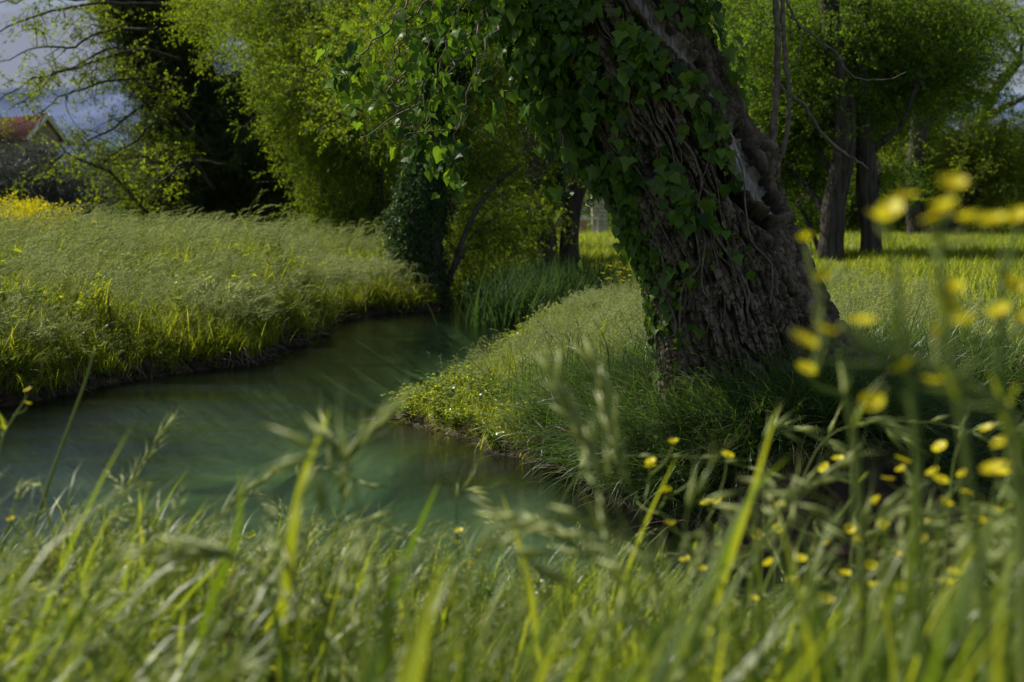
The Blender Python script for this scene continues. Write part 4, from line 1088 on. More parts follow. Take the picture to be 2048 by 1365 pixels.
# shape: buttresses at the foot, broad swellings
foot = np.exp(-np.maximum(S - .25, 0) / .30)
hgt = hgt + foot * (.05 + .07 * np.cos(A * 5 + .8) + .05 * np.cos(A * 8 + 2)) + .035 * fbm(np.cos(A) * 1.7, np.sin(A) * 1.7, S * 1.5)
burl = np.exp(-(((A - 1.15) / .22) ** 2 + ((pyv - 372) / 30) ** 2)); hgt = hgt + .075 * burl
RAD = RR + hgt
V = sc_[IR] + (np.cos(A) * RAD)[..., None] * Nn[IR] + (np.sin(A) * RAD)[..., None] * Bn[IR]
ii = np.arange(NA * NS).reshape(NS, NA); jn = np.roll(ii, -1, 1)
F = np.stack([ii[:-1], jn[:-1], jn[1:], ii[1:]], -1).reshape(-1, 4)
big = thing('leaning_tree', 'big old leaning tree with deeply furrowed bark in the foreground on the right bank', 'tree', BASE)
me = np_mesh('trunk', V.reshape(-1, 3) - BASE, F, M['bark'])
a = me.attributes.new('scar', 'FLOAT', 'POINT'); a.data.foreach_set('value', (scar * (1 - hol)).ravel().astype(np.float32))
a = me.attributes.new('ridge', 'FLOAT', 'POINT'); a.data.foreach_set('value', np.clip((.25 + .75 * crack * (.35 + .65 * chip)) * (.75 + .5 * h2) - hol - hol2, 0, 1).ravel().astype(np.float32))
trunk = link('trunk', me, big)

def surf(py, a, off=0.0):
    """point and normal on the trunk at photo row py and girth angle a"""
    z = P(0, py, TD)[2]; i = int(np.argmin(np.abs(sc_[:, 2] - z)))
    r = wr[i] + off
    n = math.cos(a) * Nn[i] + math.sin(a) * Bn[i]
    return sc_[i] + n * r, n, T[i]

# crown of the big tree, above the frame, its limbs and a few low sprays
crownSP, crownSR, crownSS = [], [], []
top = sc_[-1]
limbs = [[top, top + [-.7, -.1, .5], top + [-2.0, .2, 1.3]], [top, top + [-.2, .4, .9], top + [.3, 1.0, 2.4]], [sc_[540], sc_[540] + [.35, .2, .5], sc_[540] + [1.2, .5, 2.0]], [top, top + [-.6, .9, .5], top + [-1.6, 2.3, 1.3]]]
for L_ in limbs:
    c = spline(L_, 14); mb = MB(); V, Fs = bark_tube(c - BASE, np.linspace(.2, .06, 14), 14, .08); mb.add(V, Fs)
    for q in range(12):
        s = c[rng.integers(5, 14)]; e = s + rng.normal(0, .8, 3) + [0, 0, .35]; e[2] = max(e[2], 3.0, s[2] + .1)
        b2 = spline([s, (s + e) / 2 + rng.normal(0, .1, 3), e], 7); V, Fs = tube(b2 - BASE, np.linspace(.035, .008, 7), 5, False); mb.add(V, Fs)
        for z in range(7):
            p = b2[rng.integers(2, 7)] + rng.normal(0, .3, 3)
            if p[2] < 2.9: continue
            crownSP.append(p - BASE); crownSR.append((rng.normal(0, .4), .3 + rng.normal(0, .4), rng.uniform(0, 6.28))); crownSS.append(rng.uniform(.7, 1.1))
    mb.build('limb', M['farbark'], big)
scatter('crown', COL['willow'], np.array(crownSP), np.array(crownSR), np.array(crownSS), parent=big)

# bare shoots rising from the burl on the right
def shoot(pl, r0, r1, D0=TD - .12, n=26):
    c = spline([P(a, b, D0 + (d[0] if d else 0)) for a, b, *d in pl], n)
    c[2:-1] += .0022 * rng.normal(size=(n - 3, 3))
    mb = MB(); rad = np.linspace(r0, r1, n); rad = rad * .82; rad[rng.integers(2, n - 1, 5)] *= 1.3
    V, Fs = tube(c - BASE, rad, 8); mb.add(V, Fs)
    return mb
for pl, r0, r1 in [([(1540, 350), (1548, 240), (1556, 120), (1552, 0), (1550, -150), (1560, -300)], .021, .016),
                   ([(1548, 350), (1570, 285), (1578, 200), (1572, 120), (1566, 40), (1562, -120)], .014, .013),
                   ([(1582, 190), (1612, 215), (1640, 262), (1680, 300), (1715, 322), (1737, 338)], .0125, .006),
                   ([(1574, 0), (1590, 40), (1630, 75), (1672, 105), (1695, 145), (1730, 160), (1780, 158), (1812, 145)], .008, .003),
                   ([(1574, -220), (1568, -100), (1574, 0)], .012, .008), ([(1603, 62), (1600, 100), (1588, 130)], .004, .002), ([(1560, 170), (1572, 185), (1582, 190)], .007, .009)]:
    o = shoot(pl, r0, r1).build('shoot', M['twig'], big)

# ------------------------------------------------------------------ ivy leaves
def ivy_mesh(kind, mat, seed):
    r = np.random.default_rng(seed)
    if kind == 0:   # heart
        h = [(0, .0), (.16, -.13), (.36, -.10), (.50, .08), (.50, .28), (.38, .50), (.20, .74), (0, 1.0)]
    elif kind == 1:  # three lobes
        h = [(0, .0), (.18, -.12), (.36, -.06), (.56, .16), (.36, .34), (.26, .46), (.18, .72), (0, 1.0)]
    else:           # five lobes
        h = [(0, .0), (.22, -.16), (.42, -.12), (.34, .08), (.62, .28), (.32, .42), (.20, .68), (0, 1.02)]
    V, Fs = [], []
    n = len(h)
    cx = [(0, h[i][1] if i in (0, n - 1) else max(0.02, h[i][1] * .95 + .06)) for i in range(n)]
    for sx in (-1, 1):
        o = len(V)
        for i in range(n):
            V.append((0, cx[i][1], 0)); x, y = h[i]
            V.append((sx * x * r.uniform(.92, 1.08), y, .20 * x - .10 * y * y + .04 * r.normal() * (x > .1)))
        for i in range(n - 1):
            a, b, c, d = o + 2 * i, o + 2 * i + 1, o + 2 * i + 3, o + 2 * i + 2
            if i == 0: f = (a, b, c, d)
            elif i == n - 2: f = (a, b, c)
            else: f = (a, b, c, d)
            Fs.append(f if sx > 0 else f[::-1])
    V = np.array(V, float)
    V[0::2, 2] = -.10 * V[0::2, 1] ** 2
    V *= .9
    mb = MB(); mb.add(V, Fs)
    Vt, Ft = tube(spline([(0, 0.02, 0), (0, -.3, -.1), (.03, -.62, -.3)], 4), .012, 3, False)
    mb.add(Vt, Ft, .2, 1)
    return mb
IVY = [[ivy_mesh((0, 0, 1, 0, 2, 1)[k], None, 40 + k) for k in range(6)]]
IVM = {nm: [b.mesh('ivy_leaf', [M[nm], M['stem']]) for b in IVY[0]] for nm in ('ivy', 'ivy_lime', 'ivy_old')}

def leaf_frame(p, n, down, tilt_sd=.35):
    """leaf: +y tip direction (down the stem), +z facing out"""
    n = norm(np.asarray(n) + rng.normal(0, tilt_sd, 3))
    d = np.asarray(down, float) + rng.normal(0, .35, 3); d = norm(d - n * np.dot(d, n))
    x = np.cross(d, n)
    return np.stack([x, d, n], 1)

def place_leaves(root, base, items, n_single):
    """items: (p, R, size, matname); the largest become objects of their own, the rest one part"""
    items = sorted(items, key=lambda it: -it[4])
    for p, R, s, nm, _ in items[:n_single]:
        o = link('leaf', IVM[nm][rng.integers(0, 6)], root)
        Mx = Matrix([[*(R[i] * s), float(p[i] - base[i])] for i in range(3)] + [[0, 0, 0, 1]])
        o.matrix_local = Mx
    rest = items[n_single:]
    if rest:
        Vs, Fq, Ft, rq = [], [], [], []
        Vall, Fall, ra, ma = [], [], [], []; off = 0
        for p, R, s, nm, _ in rest:
            b = IVY[0][rng.integers(0, 6)]
            V = np.concatenate(b.v) @ (R * s).T + (p - base)
            rr = rng.random()
            for f, m in zip(b.f, b.m):
                Fall.append(tuple(i + off for i in f)); ra.append(rr); ma.append(2 if m else {'ivy': 0, 'ivy_lime': 1, 'ivy_old': 3}[nm])
            Vall.append(V); off += len(V)
        me = bpy.data.meshes.new('foliage'); me.from_pydata(np.concatenate(Vall).tolist(), [], Fall)
        for m in ('ivy', 'ivy_lime', 'stem', 'ivy_old'): me.materials.append(M[m])
        me.polygons.foreach_set('material_index', ma); me.polygons.foreach_set('use_smooth', [True] * len(Fall))
        a = me.attributes.new('rnd', 'FLOAT', 'FACE'); a.data.foreach_set('value', ra)
        o = link('foliage', me, root); o['kind'] = 'stuff'

# ivy on the trunk
ivy = thing('ivy_vine', 'glossy ivy climbing over the left side and upper part of the big leaning trunk', 'ivy', BASE)
items = []
def ivy_density(py, a):
    # heavy on the left flank and at the top, thin over the lower right
    d = smooth(.35, -.9, a) * smooth(760, 430, py) + smooth(330, 120, py) * smooth(.35, -.2, a) * .9
    d = d + .55 * smooth(560, 300, py) * smooth(1.0, .2, a) * (vnoise(np.array([a * 3.]), np.array([py * .014]))[0] > -.1)
    d = d + .75 * smooth(300, 100, py) * smooth(.7, .95, a)
    # the bare wood stays clear
    sc = np.interp(py, [-100, 0, 100, 200, 300, 370, 430, 480], [.05, .16, .30, .62, .74, .62, .72, .95])
    if abs(a - sc) < .20: d *= .12
    if py > 340 and a > .45: d *= .05
    # a bare diagonal window of bark
    wn = np.interp(py, [180, 260, 340, 400], [-.35, -.25, -.05, .05])
    if 190 < py < 400 and abs(a - wn) < .16: d *= .25
    d *= 1 - .75 * float(smooth(420, 560, py) * smooth(-.75, -.35, a))
    return float(d)
for k in range(16000):
    py = rng.uniform(-160, 760); a = rng.uniform(-1.75, 1.5)
    d = ivy_density(py, a)
    gap = vnoise(np.array([a * 3.4]), np.array([py / 52.]), np.array([.5]))[0] + .5 * vnoise(np.array([a * 8.]), np.array([py / 22.]), np.array([3.5]))[0]
    if rng.random() > d * .42 * float(smooth(-.35, .25, gap + (.35 if a < -.9 else 0) + (.25 if py < 120 else 0))): continue
    thick = (.20 * smooth(330, 120, py) + .02 if a < -.9 else .07) * smooth(600, 250, py) + .012
    off = rng.uniform(.01, .04 + thick)
    p, n, t = surf(py, a, off)
    s = (.024 + .068 * rng.random() ** 1.3) * (1 if py < 450 else .85)
    nn = norm(n + [0, -.25, .25])
    R = leaf_frame(p, nn, [0, 0, -1.0] - .2 * t, .38)
    nm = 'ivy_lime' if rng.random() < .45 else ('ivy_old' if rng.random() < .035 else 'ivy')
    vis = s * (n @ np.array([0, -1, 0]) + .3) * (.6 + off / (thick + .04)) * (1 if py > 0 else .01)
    items.append((p, R, s, nm, vis))
n_trunk = len(items)
place_leaves(ivy, BASE, items, 290)
# climbing stems
for k in range(11):
    a0 = rng.uniform(-1.3, .5); py = rng.uniform(560, 790); pts = []
    a = a0
    for q in range(16):
        p, n, t = surf(py, a, .018 + .02 * rng.random()); pts.append(p)
        py -= rng.uniform(25, 55); a += rng.normal(.0, .09)
        if py < -120: break
    if len(pts) < 4: continue
    c = spline(pts, 40); mb = MB(); V, Fs = tube(c - BASE, np.linspace(.007, .003, 40) * rng.uniform(.5, 1.2), 5); mb.add(V, Fs)
    mb.build('stem', M['twig'], ivy)

# hanging ivy branch, upper left of the trunk
hb = P(1080, 60, TD - .2)
hang = thing('ivy_vine', 'ivy covered branch hanging down to the left of the big trunk', 'ivy', hb)
items = []
vines = [[(1150, -60), (1000, -40), (880, 10), (800, 90), (760, 170), (735, 240)], [(1100, -40), (1000, 40), (960, 120), (930, 210), (905, 300), (915, 370)], [(1060, -80), (960, -20), (900, 60), (880, 150), (860, 240), (835, 300), (815, 320)],
         [(1000, -60), (900, -30), (820, 40), (790, 130), (800, 220), (810, 290)], [(1120, 0), (1080, 80), (1060, 150), (1050, 200), (1075, 260)], [(980, -60), (860, -40), (770, 60), (720, 120), (690, 150), (680, 180)],
         [(1180, 120), (1130, 180), (1125, 260), (1140, 330), (1125, 400)], [(1000, 0), (940, 90), (900, 140), (850, 160), (780, 175)], [(1160, 240), (1175, 310), (1200, 380), (1230, 440), (1245, 500)], [(950, -60), (880, 40), (845, 120), (830, 200), (850, 280), (880, 330)]]
for k, pl in enumerate(vines):
    dd = rng.uniform(-.45, .35)
    pts = [P(a, b, TD - .1 + dd * min(1, i / 2)) for i, (a, b) in enumerate(pl)]
    c = spline(pts, 30); c[1:] += rng.normal(0, .012, (29, 3))
    mb = MB(); V, Fs = tube(c - hb, np.linspace(.007, .002, 30), 5); mb.add(V, Fs); mb.build('stem', M['twig'], hang)
    dens = {4: 22, 6: 18, 8: 12, 1: 60}.get(k, 78)
    for q in range(dens):
        i = rng.integers(2, 30); w = .15 if i < 22 else .06
        p = c[i] + rng.normal(0, w * .75, 3)
        s = rng.uniform(.042, .085)
        nn = norm([rng.normal(-.2, .7), rng.normal(-.7, .5), .35 + rng.normal(0, .3)])
        R = leaf_frame(p, nn, [0, 0, -1.0], .25)
        px_ = 1024 + p[0] / p[1] * FPX
        nm = 'ivy_lime' if rng.random() < (.4 if px_ < 800 else .12) else 'ivy'
        items.append((p, R, s, nm, s * (1.6 if i > 20 else 1) * (.4 + abs(nn[1]))))
for k in range(10):  # thin twigs
    c0 = P(rng.uniform(760, 1100), rng.uniform(20, 260), TD + rng.uniform(-.4, .2)); c = [c0]
    for q in range(4): c.append(c[-1] + [rng.normal(-.03, .07), rng.normal(0, .04), rng.normal(-.07, .05)])
    mb = MB(); V, Fs = tube(spline(c, 14) - hb, np.linspace(.004, .0015, 14), 4); mb.add(V, Fs); mb.build('twig', M['twig'], hang)
place_leaves(hang, hb, items, 280)

for k in range(14):
    i = int(rng.integers(300, 420)) % len(POLY); q = POLY[i]
    if not (-1.2 < q[0] < 1.6 and 5.8 < q[1] < 12): continue
    c = np.array([q[0] - .05, q[1] - .03, .02]); e = c + [rng.normal(-.06, .15), rng.normal(-.05, .1), rng.uniform(0, .05)]
    mb = MB(); V, Fs = tube(np.array([c, (c + e) / 2 + [0, 0, .02], e]) - c, [.006, .005, .003], 5); mb.add(V, Fs)
    o = mb.build('driftwood', M['twig']); o.location = c; tag(o, 'small brown stick lying at the water edge of the point', 'stick', 'sticks along the water edge of the point')

# ------------------------------------------------------------------ foreground: near bank grass
def env_scale(x, y, sd, zt=.229, k=1.0):
    g = H(x, y, sd)
    px = 1024 + x / y * FPX
    row = np.interp(px, [0, 250, 600, 900, 1200, 1500, 1700, 2048], [960, 1000, 1030, 1050, 1070, 1160, 1170, 1110])
    zt = 1.45 - (row - 430) / FPX * y
    q = np.clip((zt - g) / .5, .25, 1.6)
    return np.minimum(q * k * (1 + .9 * fbm(x * 2.2, y * 2.2)) * np.where(rng.random(len(x)) < .04, 1.25, 1), q * 1.3)
def near_keep(p):
    return lambda x, y, sd: infr(x, y, .25) & (sd > .02) & (rng.random(len(x)) < p(x, y))
dn = lambda x, y: np.clip(.65 + 3.0 * fbm(x * 2.3 + 3, y * 2.3), .04, 1) * np.where(x / y > .12, .7, 1.0) * np.where((x / y > .14) & (x / y < .26) & (y > 2), .25, 1)
scatter_ground('near_grass', COL['near'], 5000, (-2.2, 2.2), (1.15, 4.4), env_scale, near_keep(dn), az=.4, power=1.7, label='blurred tall grass on the near bank at the bottom')
scatter_ground('near_grass_heads', COL['nearhead'], 420, (-2.0, 2.0), (1.4, 4.2), lambda x, y, sd: env_scale(x, y, sd, k=.74), near_keep(lambda x, y: 1.0 + 0 * x), az=.3, label='blurred pale seed heads among the near grass')
scatter_ground('near_weeds', COL['herb'], 500, (-2.4, 2.4), (1.8, 4.2), lambda x, y, sd: env_scale(x, y, sd) * 1.3, near_keep(lambda x, y: np.where(x < -.4, 1., .4)), label='leafy weeds low in the near grass')

# single stalks one can pick out
def stalk(pl, D, label, heads=True, n_sp=16, spl=.03, w=.0022, broad=None):
    c = spline([P(a, b, D + (d[0] if d else 0)) for a, b, *d in pl], 24)
    base = c[0].copy(); gz = ground_at(base[0], base[1])
    c = np.vstack([[base[0], base[1], gz], c]) if c[0][2] > gz + .02 else c
    base = c[0].copy()
    root = thing('grass_stalk' if not broad else 'tall_grass', label, 'grass', base, 'single grass stems standing out of the near bank')
    if broad:
        mb = MB(); n = len(c)
        t = np.linspace(0, 1, n); ww = broad * .5 * np.minimum(1, .6 + t) * (1 - t ** 3)
        s = np.array([1, .25, 0]); s = s / np.linalg.norm(s)
        V = np.empty((2 * n, 3)); V[0::2] = c - base - s * ww[:, None]; V[1::2] = c - base + s * ww[:, None] + [0, .002, 0]
        mb.add(V, [(2 * i, 2 * i + 1, 2 * i + 3, 2 * i + 2) for i in range(n - 1)], rng.random())
        mb.build('blade', M['grass_near'], root)
        return
    mb = MB(); V, Fs = tube(c - base, np.linspace(w, w * .5, len(c)), 6); mb.add(V, Fs); mb.build('stem', M['stem'], root)
    if heads:
        for k in range(n_sp):
            s = .50 + .50 * k / (n_sp - 1); f = s * (len(c) - 1.01); i = int(f); p = c[i] + (c[i + 1] - c[i]) * (f - i)
            Tn = norm(c[i + 1] - c[i]); sd_ = norm(Tn + .20 * rng.normal(size=3))
            mb = MB(); spikelet(mb, np.zeros(3), sd_, spl * 1.5 * rng.uniform(.8, 1.2), spl * .11, 0, rng.random() * .5)
            o = mb.build('spikelet', M['seed'], root); o.location = [float(v) for v in (p + sd_ * .004 - base)]
stalk([(60, 1080), (110, 930), (165, 780), (190, 700)], 3.0, 'thin bare green stem rising left over the water', heads=False, w=.004)
stalk([(190, 1150), (225, 1050), (270, 950), (330, 860)], 3.2, 'pale brome head over the sky reflection at left')
stalk([(330, 1160), (390, 1080), (470, 1000), (530, 960)], 2.4, 'brome head bending right over the water, left of the broad blade', spl=.03)
stalk([(590, 1130), (640, 1020), (690, 930), (760, 850)], 1.9, 'large pale seed head leaning right at centre left', spl=.036)
stalk([(650, 1180), (670, 1060), (690, 960), (668, 890)], 2.0, 'seed head standing beside the large leaning one', spl=.034)
stalk([(1340, 1200), (1250, 1050), (1180, 900), (1110, 760)], 1.7, 'long blurred seed head sweeping left below the point', spl=.036, n_sp=24)
stalk([(1330, 1250), (1290, 1060), (1235, 900), (1195, 740)], 1.9, 'blurred brome head just right of the sweeping one', spl=.034, n_sp=20)
stalk([(1340, 1330), (1250, 1180), (1130, 1080), (1020, 1040)], 1.8, 'blurred seed head drooping left in the middle foreground', spl=.036, n_sp=20)
stalk([(560, 1250), (520, 1150), (430, 1110), (330, 1105)], 1.5, 'pale seed head lying nearly level at lower left', spl=.036, n_sp=12)
stalk([(1430, 1300), (1480, 1150), (1580, 1000), (1680, 930)], 2.1, 'brown tinged brome head leaning right among the yellow flowers', spl=.034, n_sp=18)
stalk([(560, 1300), (575, 1150), (600, 980), (660, 815)], 1.6, 'broad bright blade standing tall at centre left', broad=.013)
stalk([(760, 1330), (790, 1180), (840, 1050), (880, 960)], 1.9, 'bright blade leaning right, middle foreground', broad=.011)
stalk([(1400, 1330), (1440, 1180), (1500, 1000), (1560, 800)], 1.7, 'broad bright blade pointing up in front of the trunk foot', broad=.012)
stalk([(1380, 1360), (1430, 1180), (1490, 1010), (1590, 900)], 1.6, 'second broad blade leaning right beside the upright one', broad=.011)
stalk([(1540, 1365), (1600, 1280), (1700, 1270), (1810, 1330)], 1.7, 'arching bright blade at lower right', broad=.012)
stalk([(1080, 1340), (1060, 1180), (1035, 1080), (1000, 980)], 2.0, 'upright blade near the middle of the foreground', broad=.010)
stalk([(380, 1330), (430, 1180), (475, 1060), (480, 940)], 1.7, 'dark green blade between the brome heads at left', broad=.011)
stalk([(1250, 1340), (1240, 1200), (1290, 1050), (1360, 900)], 2.2, 'slim blade in front of the drooping bank grass', broad=.009)

for k in range(22):
    D_ = rng.uniform(1.25, 3.2); x0 = rng.uniform(-40, 2050); tp = rng.uniform(900, 1180) - (60 if x0 > 1100 else 0)
    bend = rng.normal(70, 70); bt = min(1365, tp + rng.uniform(260, 420))
    stalk([(x0, bt), (x0 + bend * .15, bt * .6 + tp * .4), (x0 + bend * .5, tp + 25), (x0 + bend * 1.1 + 40, tp), (x0 + bend * 1.5 + 90, tp + 30)], D_,
          'one of the drooping pale seed heads in the blurred near grass', spl=rng.uniform(.028, .04), n_sp=8, w=.0018)

# ------------------------------------------------------------------ yellow flowers
def petal_mesh():
    mb = MB()
    prof = [(.0, .05), (.25, .30), (.6, .52), (.9, .42), (1.0, .0)]
    V = [(x, 0, .18 * x * x - .02) for x, w in prof] + [(x, w, .18 * x * x + .05) for x, w in prof[:-1]] + [(x, -w, .18 * x * x + .05) for x, w in prof[:-1]]
    Fs = [(0, 1, 6, 5), (1, 2, 7, 6), (2, 3, 8, 7), (3, 4, 8), (9, 10, 1, 0), (10, 11, 2, 1), (11, 12, 3, 2), (12, 4, 3)]
    mb.add(V, Fs)
    return mb
PET = petal_mesh().mesh('petal', M['petal'])
mbs = MB(); 
for k in range(14):
    a = k * 2.4; r = .05 + .018 * k; V, Fs = tube([(0, 0, 0), (math.cos(a) * r * .7, math.sin(a) * r * .7, .12), (math.cos(a) * r, math.sin(a) * r, .22)], [.02, .015, .035], 4); mbs.add(V, Fs, k / 14)
V, Fs = tube([(0, 0, -.12), (0, 0, 0), (0, 0, .1)], [.05, .16, .12], 7); mbs.add(V, Fs)
STA = mbs.mesh('flower_center', M['stamen'])
BUDM = MB(); V, Fs = tube([(0, 0, -.2), (0, 0, .1), (0, 0, .6), (0, 0, .95), (0, 0, 1.1)], [.08, .36, .5, .32, .08], 8); BUDM.add(V, Fs)
BUD = BUDM.mesh('bud', M['stem'])
FG = 'yellow flowering plants on the near bank'

def flower(root, base, p, r, up, petals=True):
    fo = link('flower', STA, root)
    q = Vector(up).to_track_quat('Z', 'Y').to_euler()
    e = Euler((q.x, q.y, q.z)); fo.location = [float(v) for v in p - base]; fo.rotation_euler = e; fo.scale = (r, r, r)
    n = 5
    tilt = rng.uniform(-.15, .55)
    for k in range(n):
        o = link('petal', PET, fo); o.rotation_euler = Euler((0, -tilt, k * 2 * PI / n + rng.normal(0, .06)), 'XYZ')
    return fo

def flower_plant(label, base_px, D, stem, flowers, buds=(), r=.0115, w=.0022, tone=1):
    """stem: pixel polyline (main axis); flowers: (px, py[, dD]); each joined to the nearest lower stem point"""
    c = spline([P(a, b, D) for a, b in stem], 24)
    gz = ground_at(c[0][0], c[0][1])
    base = np.array([c[0][0], c[0][1], gz])
    if c[0][2] > gz: c = np.vstack([spline([base, (base + c[0]) / 2 + [.01, 0, 0], c[0]], 6)[:-1], c])
    root = thing('buttercup_plant', label, 'flower', base, FG)
    mb = MB(); V, Fs = tube(c - base, np.linspace(w * 1.5, w * .9, len(c)), 7); mb.add(V, Fs); mb.build('stem', M['stem'], root)
    nodes = c.copy()
    for (fx, fy, *dd), isb in [(f, 0) for f in flowers] + [(f, 1) for f in buds]:
        p = P(fx, fy, D + (dd[0] if dd else rng.uniform(-.05, .05)))
        low = nodes[(nodes[:, 2] < p[2] - .015)]
        if not len(low): low = nodes[:3]
        j = np.argmin(np.linalg.norm(low - p, axis=1) + .4 * np.abs(low[:, 2] - p[2] + .06))
        s = low[j]; h = p - [0, 0, .004]
        md = s * .45 + h * .55 + np.array([(h[0] - s[0]) * .15, 0, -.08 * abs(h[0] - s[0])])
        b = spline([s, md, h], 9)
        mb = MB(); V, Fs = tube(b - base, np.linspace(w * .8, w * .5, 9), 6); mb.add(V, Fs); mb.build('branch', M['stem'], root)
        nodes = np.vstack([nodes, b[3:7]])
        if isb:
            o = link('bud', BUD, root); o.location = [float(v) for v in p - base]; o.scale = (r * .5,) * 3
        else:
            flower(root, base, p, r * rng.uniform(.85, 1.1), (rng.normal(-.1, .35), rng.normal(-.25, .35), 1))
    # narrow stem leaves
    for k in range(5):
        mb = MB(); i = rng.integers(1, len(c) - 3)
        ribbon(mb, c[i] - base, rng.uniform(0, 6.28), rng.uniform(.03, .08), .006, .5, .6, 4, rng.random())
        mb.build('stem_leaf', M['grass_near'], root)

flower_plant('nearest yellow flowered stem, tall at the right edge with a long leftward branch', None, 1.22,
             [(2048, 1365), (2040, 1100), (2030, 940), (2005, 820), (2000, 700), (2005, 560)],
             [(2022, 580), (2000, 628), (2042, 640), (2035, 438), (2010, 882), (1990, 945), (1928, 650)], [(2005, 520), (1985, 720)], r=.0125, w=.0034)
flower_plant('long slanting yellow flowered stem crossing the right side', None, 1.15,
             [(2048, 1000), (2020, 830), (1930, 770), (1830, 720), (1740, 690), (1680, 650)],
             [(1722, 648), (1650, 662), (1605, 682), (1808, 742), (1862, 765), (1870, 670), (1905, 585), (1896, 612)], [(1632, 624), (1870, 552), (1965, 695)], r=.0125, w=.0032)
flower_plant('upright yellow flowered stem branching low in front of the trunk foot', None, 1.45,
             [(1720, 1300), (1725, 1100), (1715, 960), (1705, 860), (1690, 790)],
             [(1612, 738), (1648, 558), (1612, 482)], [(1700, 752), (1650, 690), (1680, 715)], r=.0118, w=.0036)
flower_plant('stem bearing the topmost yellow flowers at right', None, 1.1,
             [(1990, 1365), (1960, 1150), (1930, 900), (1900, 700), (1885, 560), (1880, 480)],
             [(1890, 420), (1872, 432), (1902, 376), (1940, 440), (1985, 445)], [(1860, 480)], r=.0125, w=.0026)
flower_plant('stem with the blurred yellow pair left of the topmost flowers', None, 1.15,
             [(1850, 1365), (1840, 1100), (1830, 860), (1800, 640), (1790, 520)],
             [(1780, 425), (1755, 438), (1810, 392), (1745, 812)], [(1770, 790)], r=.0125, w=.0026)
flower_plant('low yellow flowers right of the trunk shadow', None, 2.1,
             [(1800, 1365), (1850, 1200), (1850, 1080), (1840, 1010), (1825, 960)],
             [(1805, 920), (1806, 942), (1775, 958), (1868, 950), (1880, 895), (1752, 1008), (1815, 1108), (1838, 1080), (1850, 1050), (1928, 952)], [(1780, 1015)], r=.0125)
flower_plant('zigzag stem carrying a pair of yellow flowers before the dark hollow', None, 2.6,
             [(1600, 1365), (1610, 1230), (1640, 1100), (1660, 1060), (1708, 990), (1700, 950)],
             [(1650, 938), (1676, 920), (1560, 1015)], [(1630, 1050)], r=.0125, w=.003)
flower_plant('yellow flowers on thin stems below the drooping bank grass', None, 2.7,
             [(1440, 1300), (1420, 1180), (1390, 1110), (1340, 1045), (1290, 1000)],
             [(1300, 935), (1347, 888), (1332, 985), (1340, 1050), (1302, 925)], [(1275, 1000), (1393, 938)], r=.0125, w=.003)
flower_plant('yellow flowers in the middle of the lower right', None, 2.7,
             [(1480, 1350), (1470, 1200), (1440, 1100), (1415, 1040)],
             [(1432, 1000), (1412, 1005), (1455, 910), (1555, 1057), (1518, 1075), (1512, 1070)], [], r=.0125)
flower_plant('lowest yellow flowers at the bottom right of centre', None, 2.3,
             [(1500, 1365), (1500, 1330), (1505, 1280)], [(1505, 1200), (1455, 1277)], [(1530, 1230)], r=.012)
flower_plant('yellow flowers near the bottom right corner', None, 2.2,
             [(1900, 1365), (1890, 1300), (1880, 1240)], [(1652, 1200), (1745, 1175), (1800, 1175), (1905, 1145), (1893, 1165), (1850, 1268)], [], r=.0125)
flower_plant('yellow flowers low on the right edge', None, 2.3,
             [(2000, 1365), (1990, 1200), (1980, 1120)], [(1960, 1040), (2015, 1018), (1990, 1020)], [(1925, 1090)], r=.0125)
for (bx, D_, tops, lab) in [(1640, 2.3, [(1600, 1120), (1655, 1090), (1690, 1150), (1630, 1160)], 'loose group of four yellow flowers below the zigzag stem'), (1760, 2.2, [(1720, 1075), (1765, 1050), (1790, 1110), (1740, 1130), (1700, 1060)], 'yellow flowers between the dark hollow and the low right group'),
                            (1930, 2.0, [(1890, 1010), (1935, 985), (1970, 1080), (1915, 1060), (1880, 960)], 'yellow flowers clustered under the tall right stems'), (2000, 1.9, [(2030, 930), (1975, 860), (2040, 1080), (2005, 950)], 'yellow flowers on the right edge at mid height'),
                            (1400, 2.6, [(1370, 1120), (1405, 1140), (1440, 1090)], 'three yellow flowers low between two bright blades'), (1560, 2.4, [(1540, 1130), (1580, 1160), (1600, 1230), (1555, 1290)], 'yellow flowers low in the right grass near the bottom')]:
    flower_plant(lab, None, D_, [(bx, 1365), (bx - 8, 1280), (bx + 4, 1200)] if tops[0][1] > 1040 else [(bx, 1365), (bx - 8, 1200), (bx + 6, 1060)], tops, [(bx + 25, tops[0][1] + 30)], r=.0115, w=.002)
flower_plant('small yellow flowers over the water in the middle', None, 2.9,
             [(940, 1300), (945, 1200), (935, 1140)], [(910, 1085), (918, 1062), (942, 1125), (956, 1103), (872, 1162)], [], r=.009)
flower_plant('few yellow flowers at the left edge over the water', None, 2.9,
             [(-20, 1100), (0, 900), (30, 830)], [(56, 780), (55, 808), (4, 856), (22, 1040)], [], r=.010)

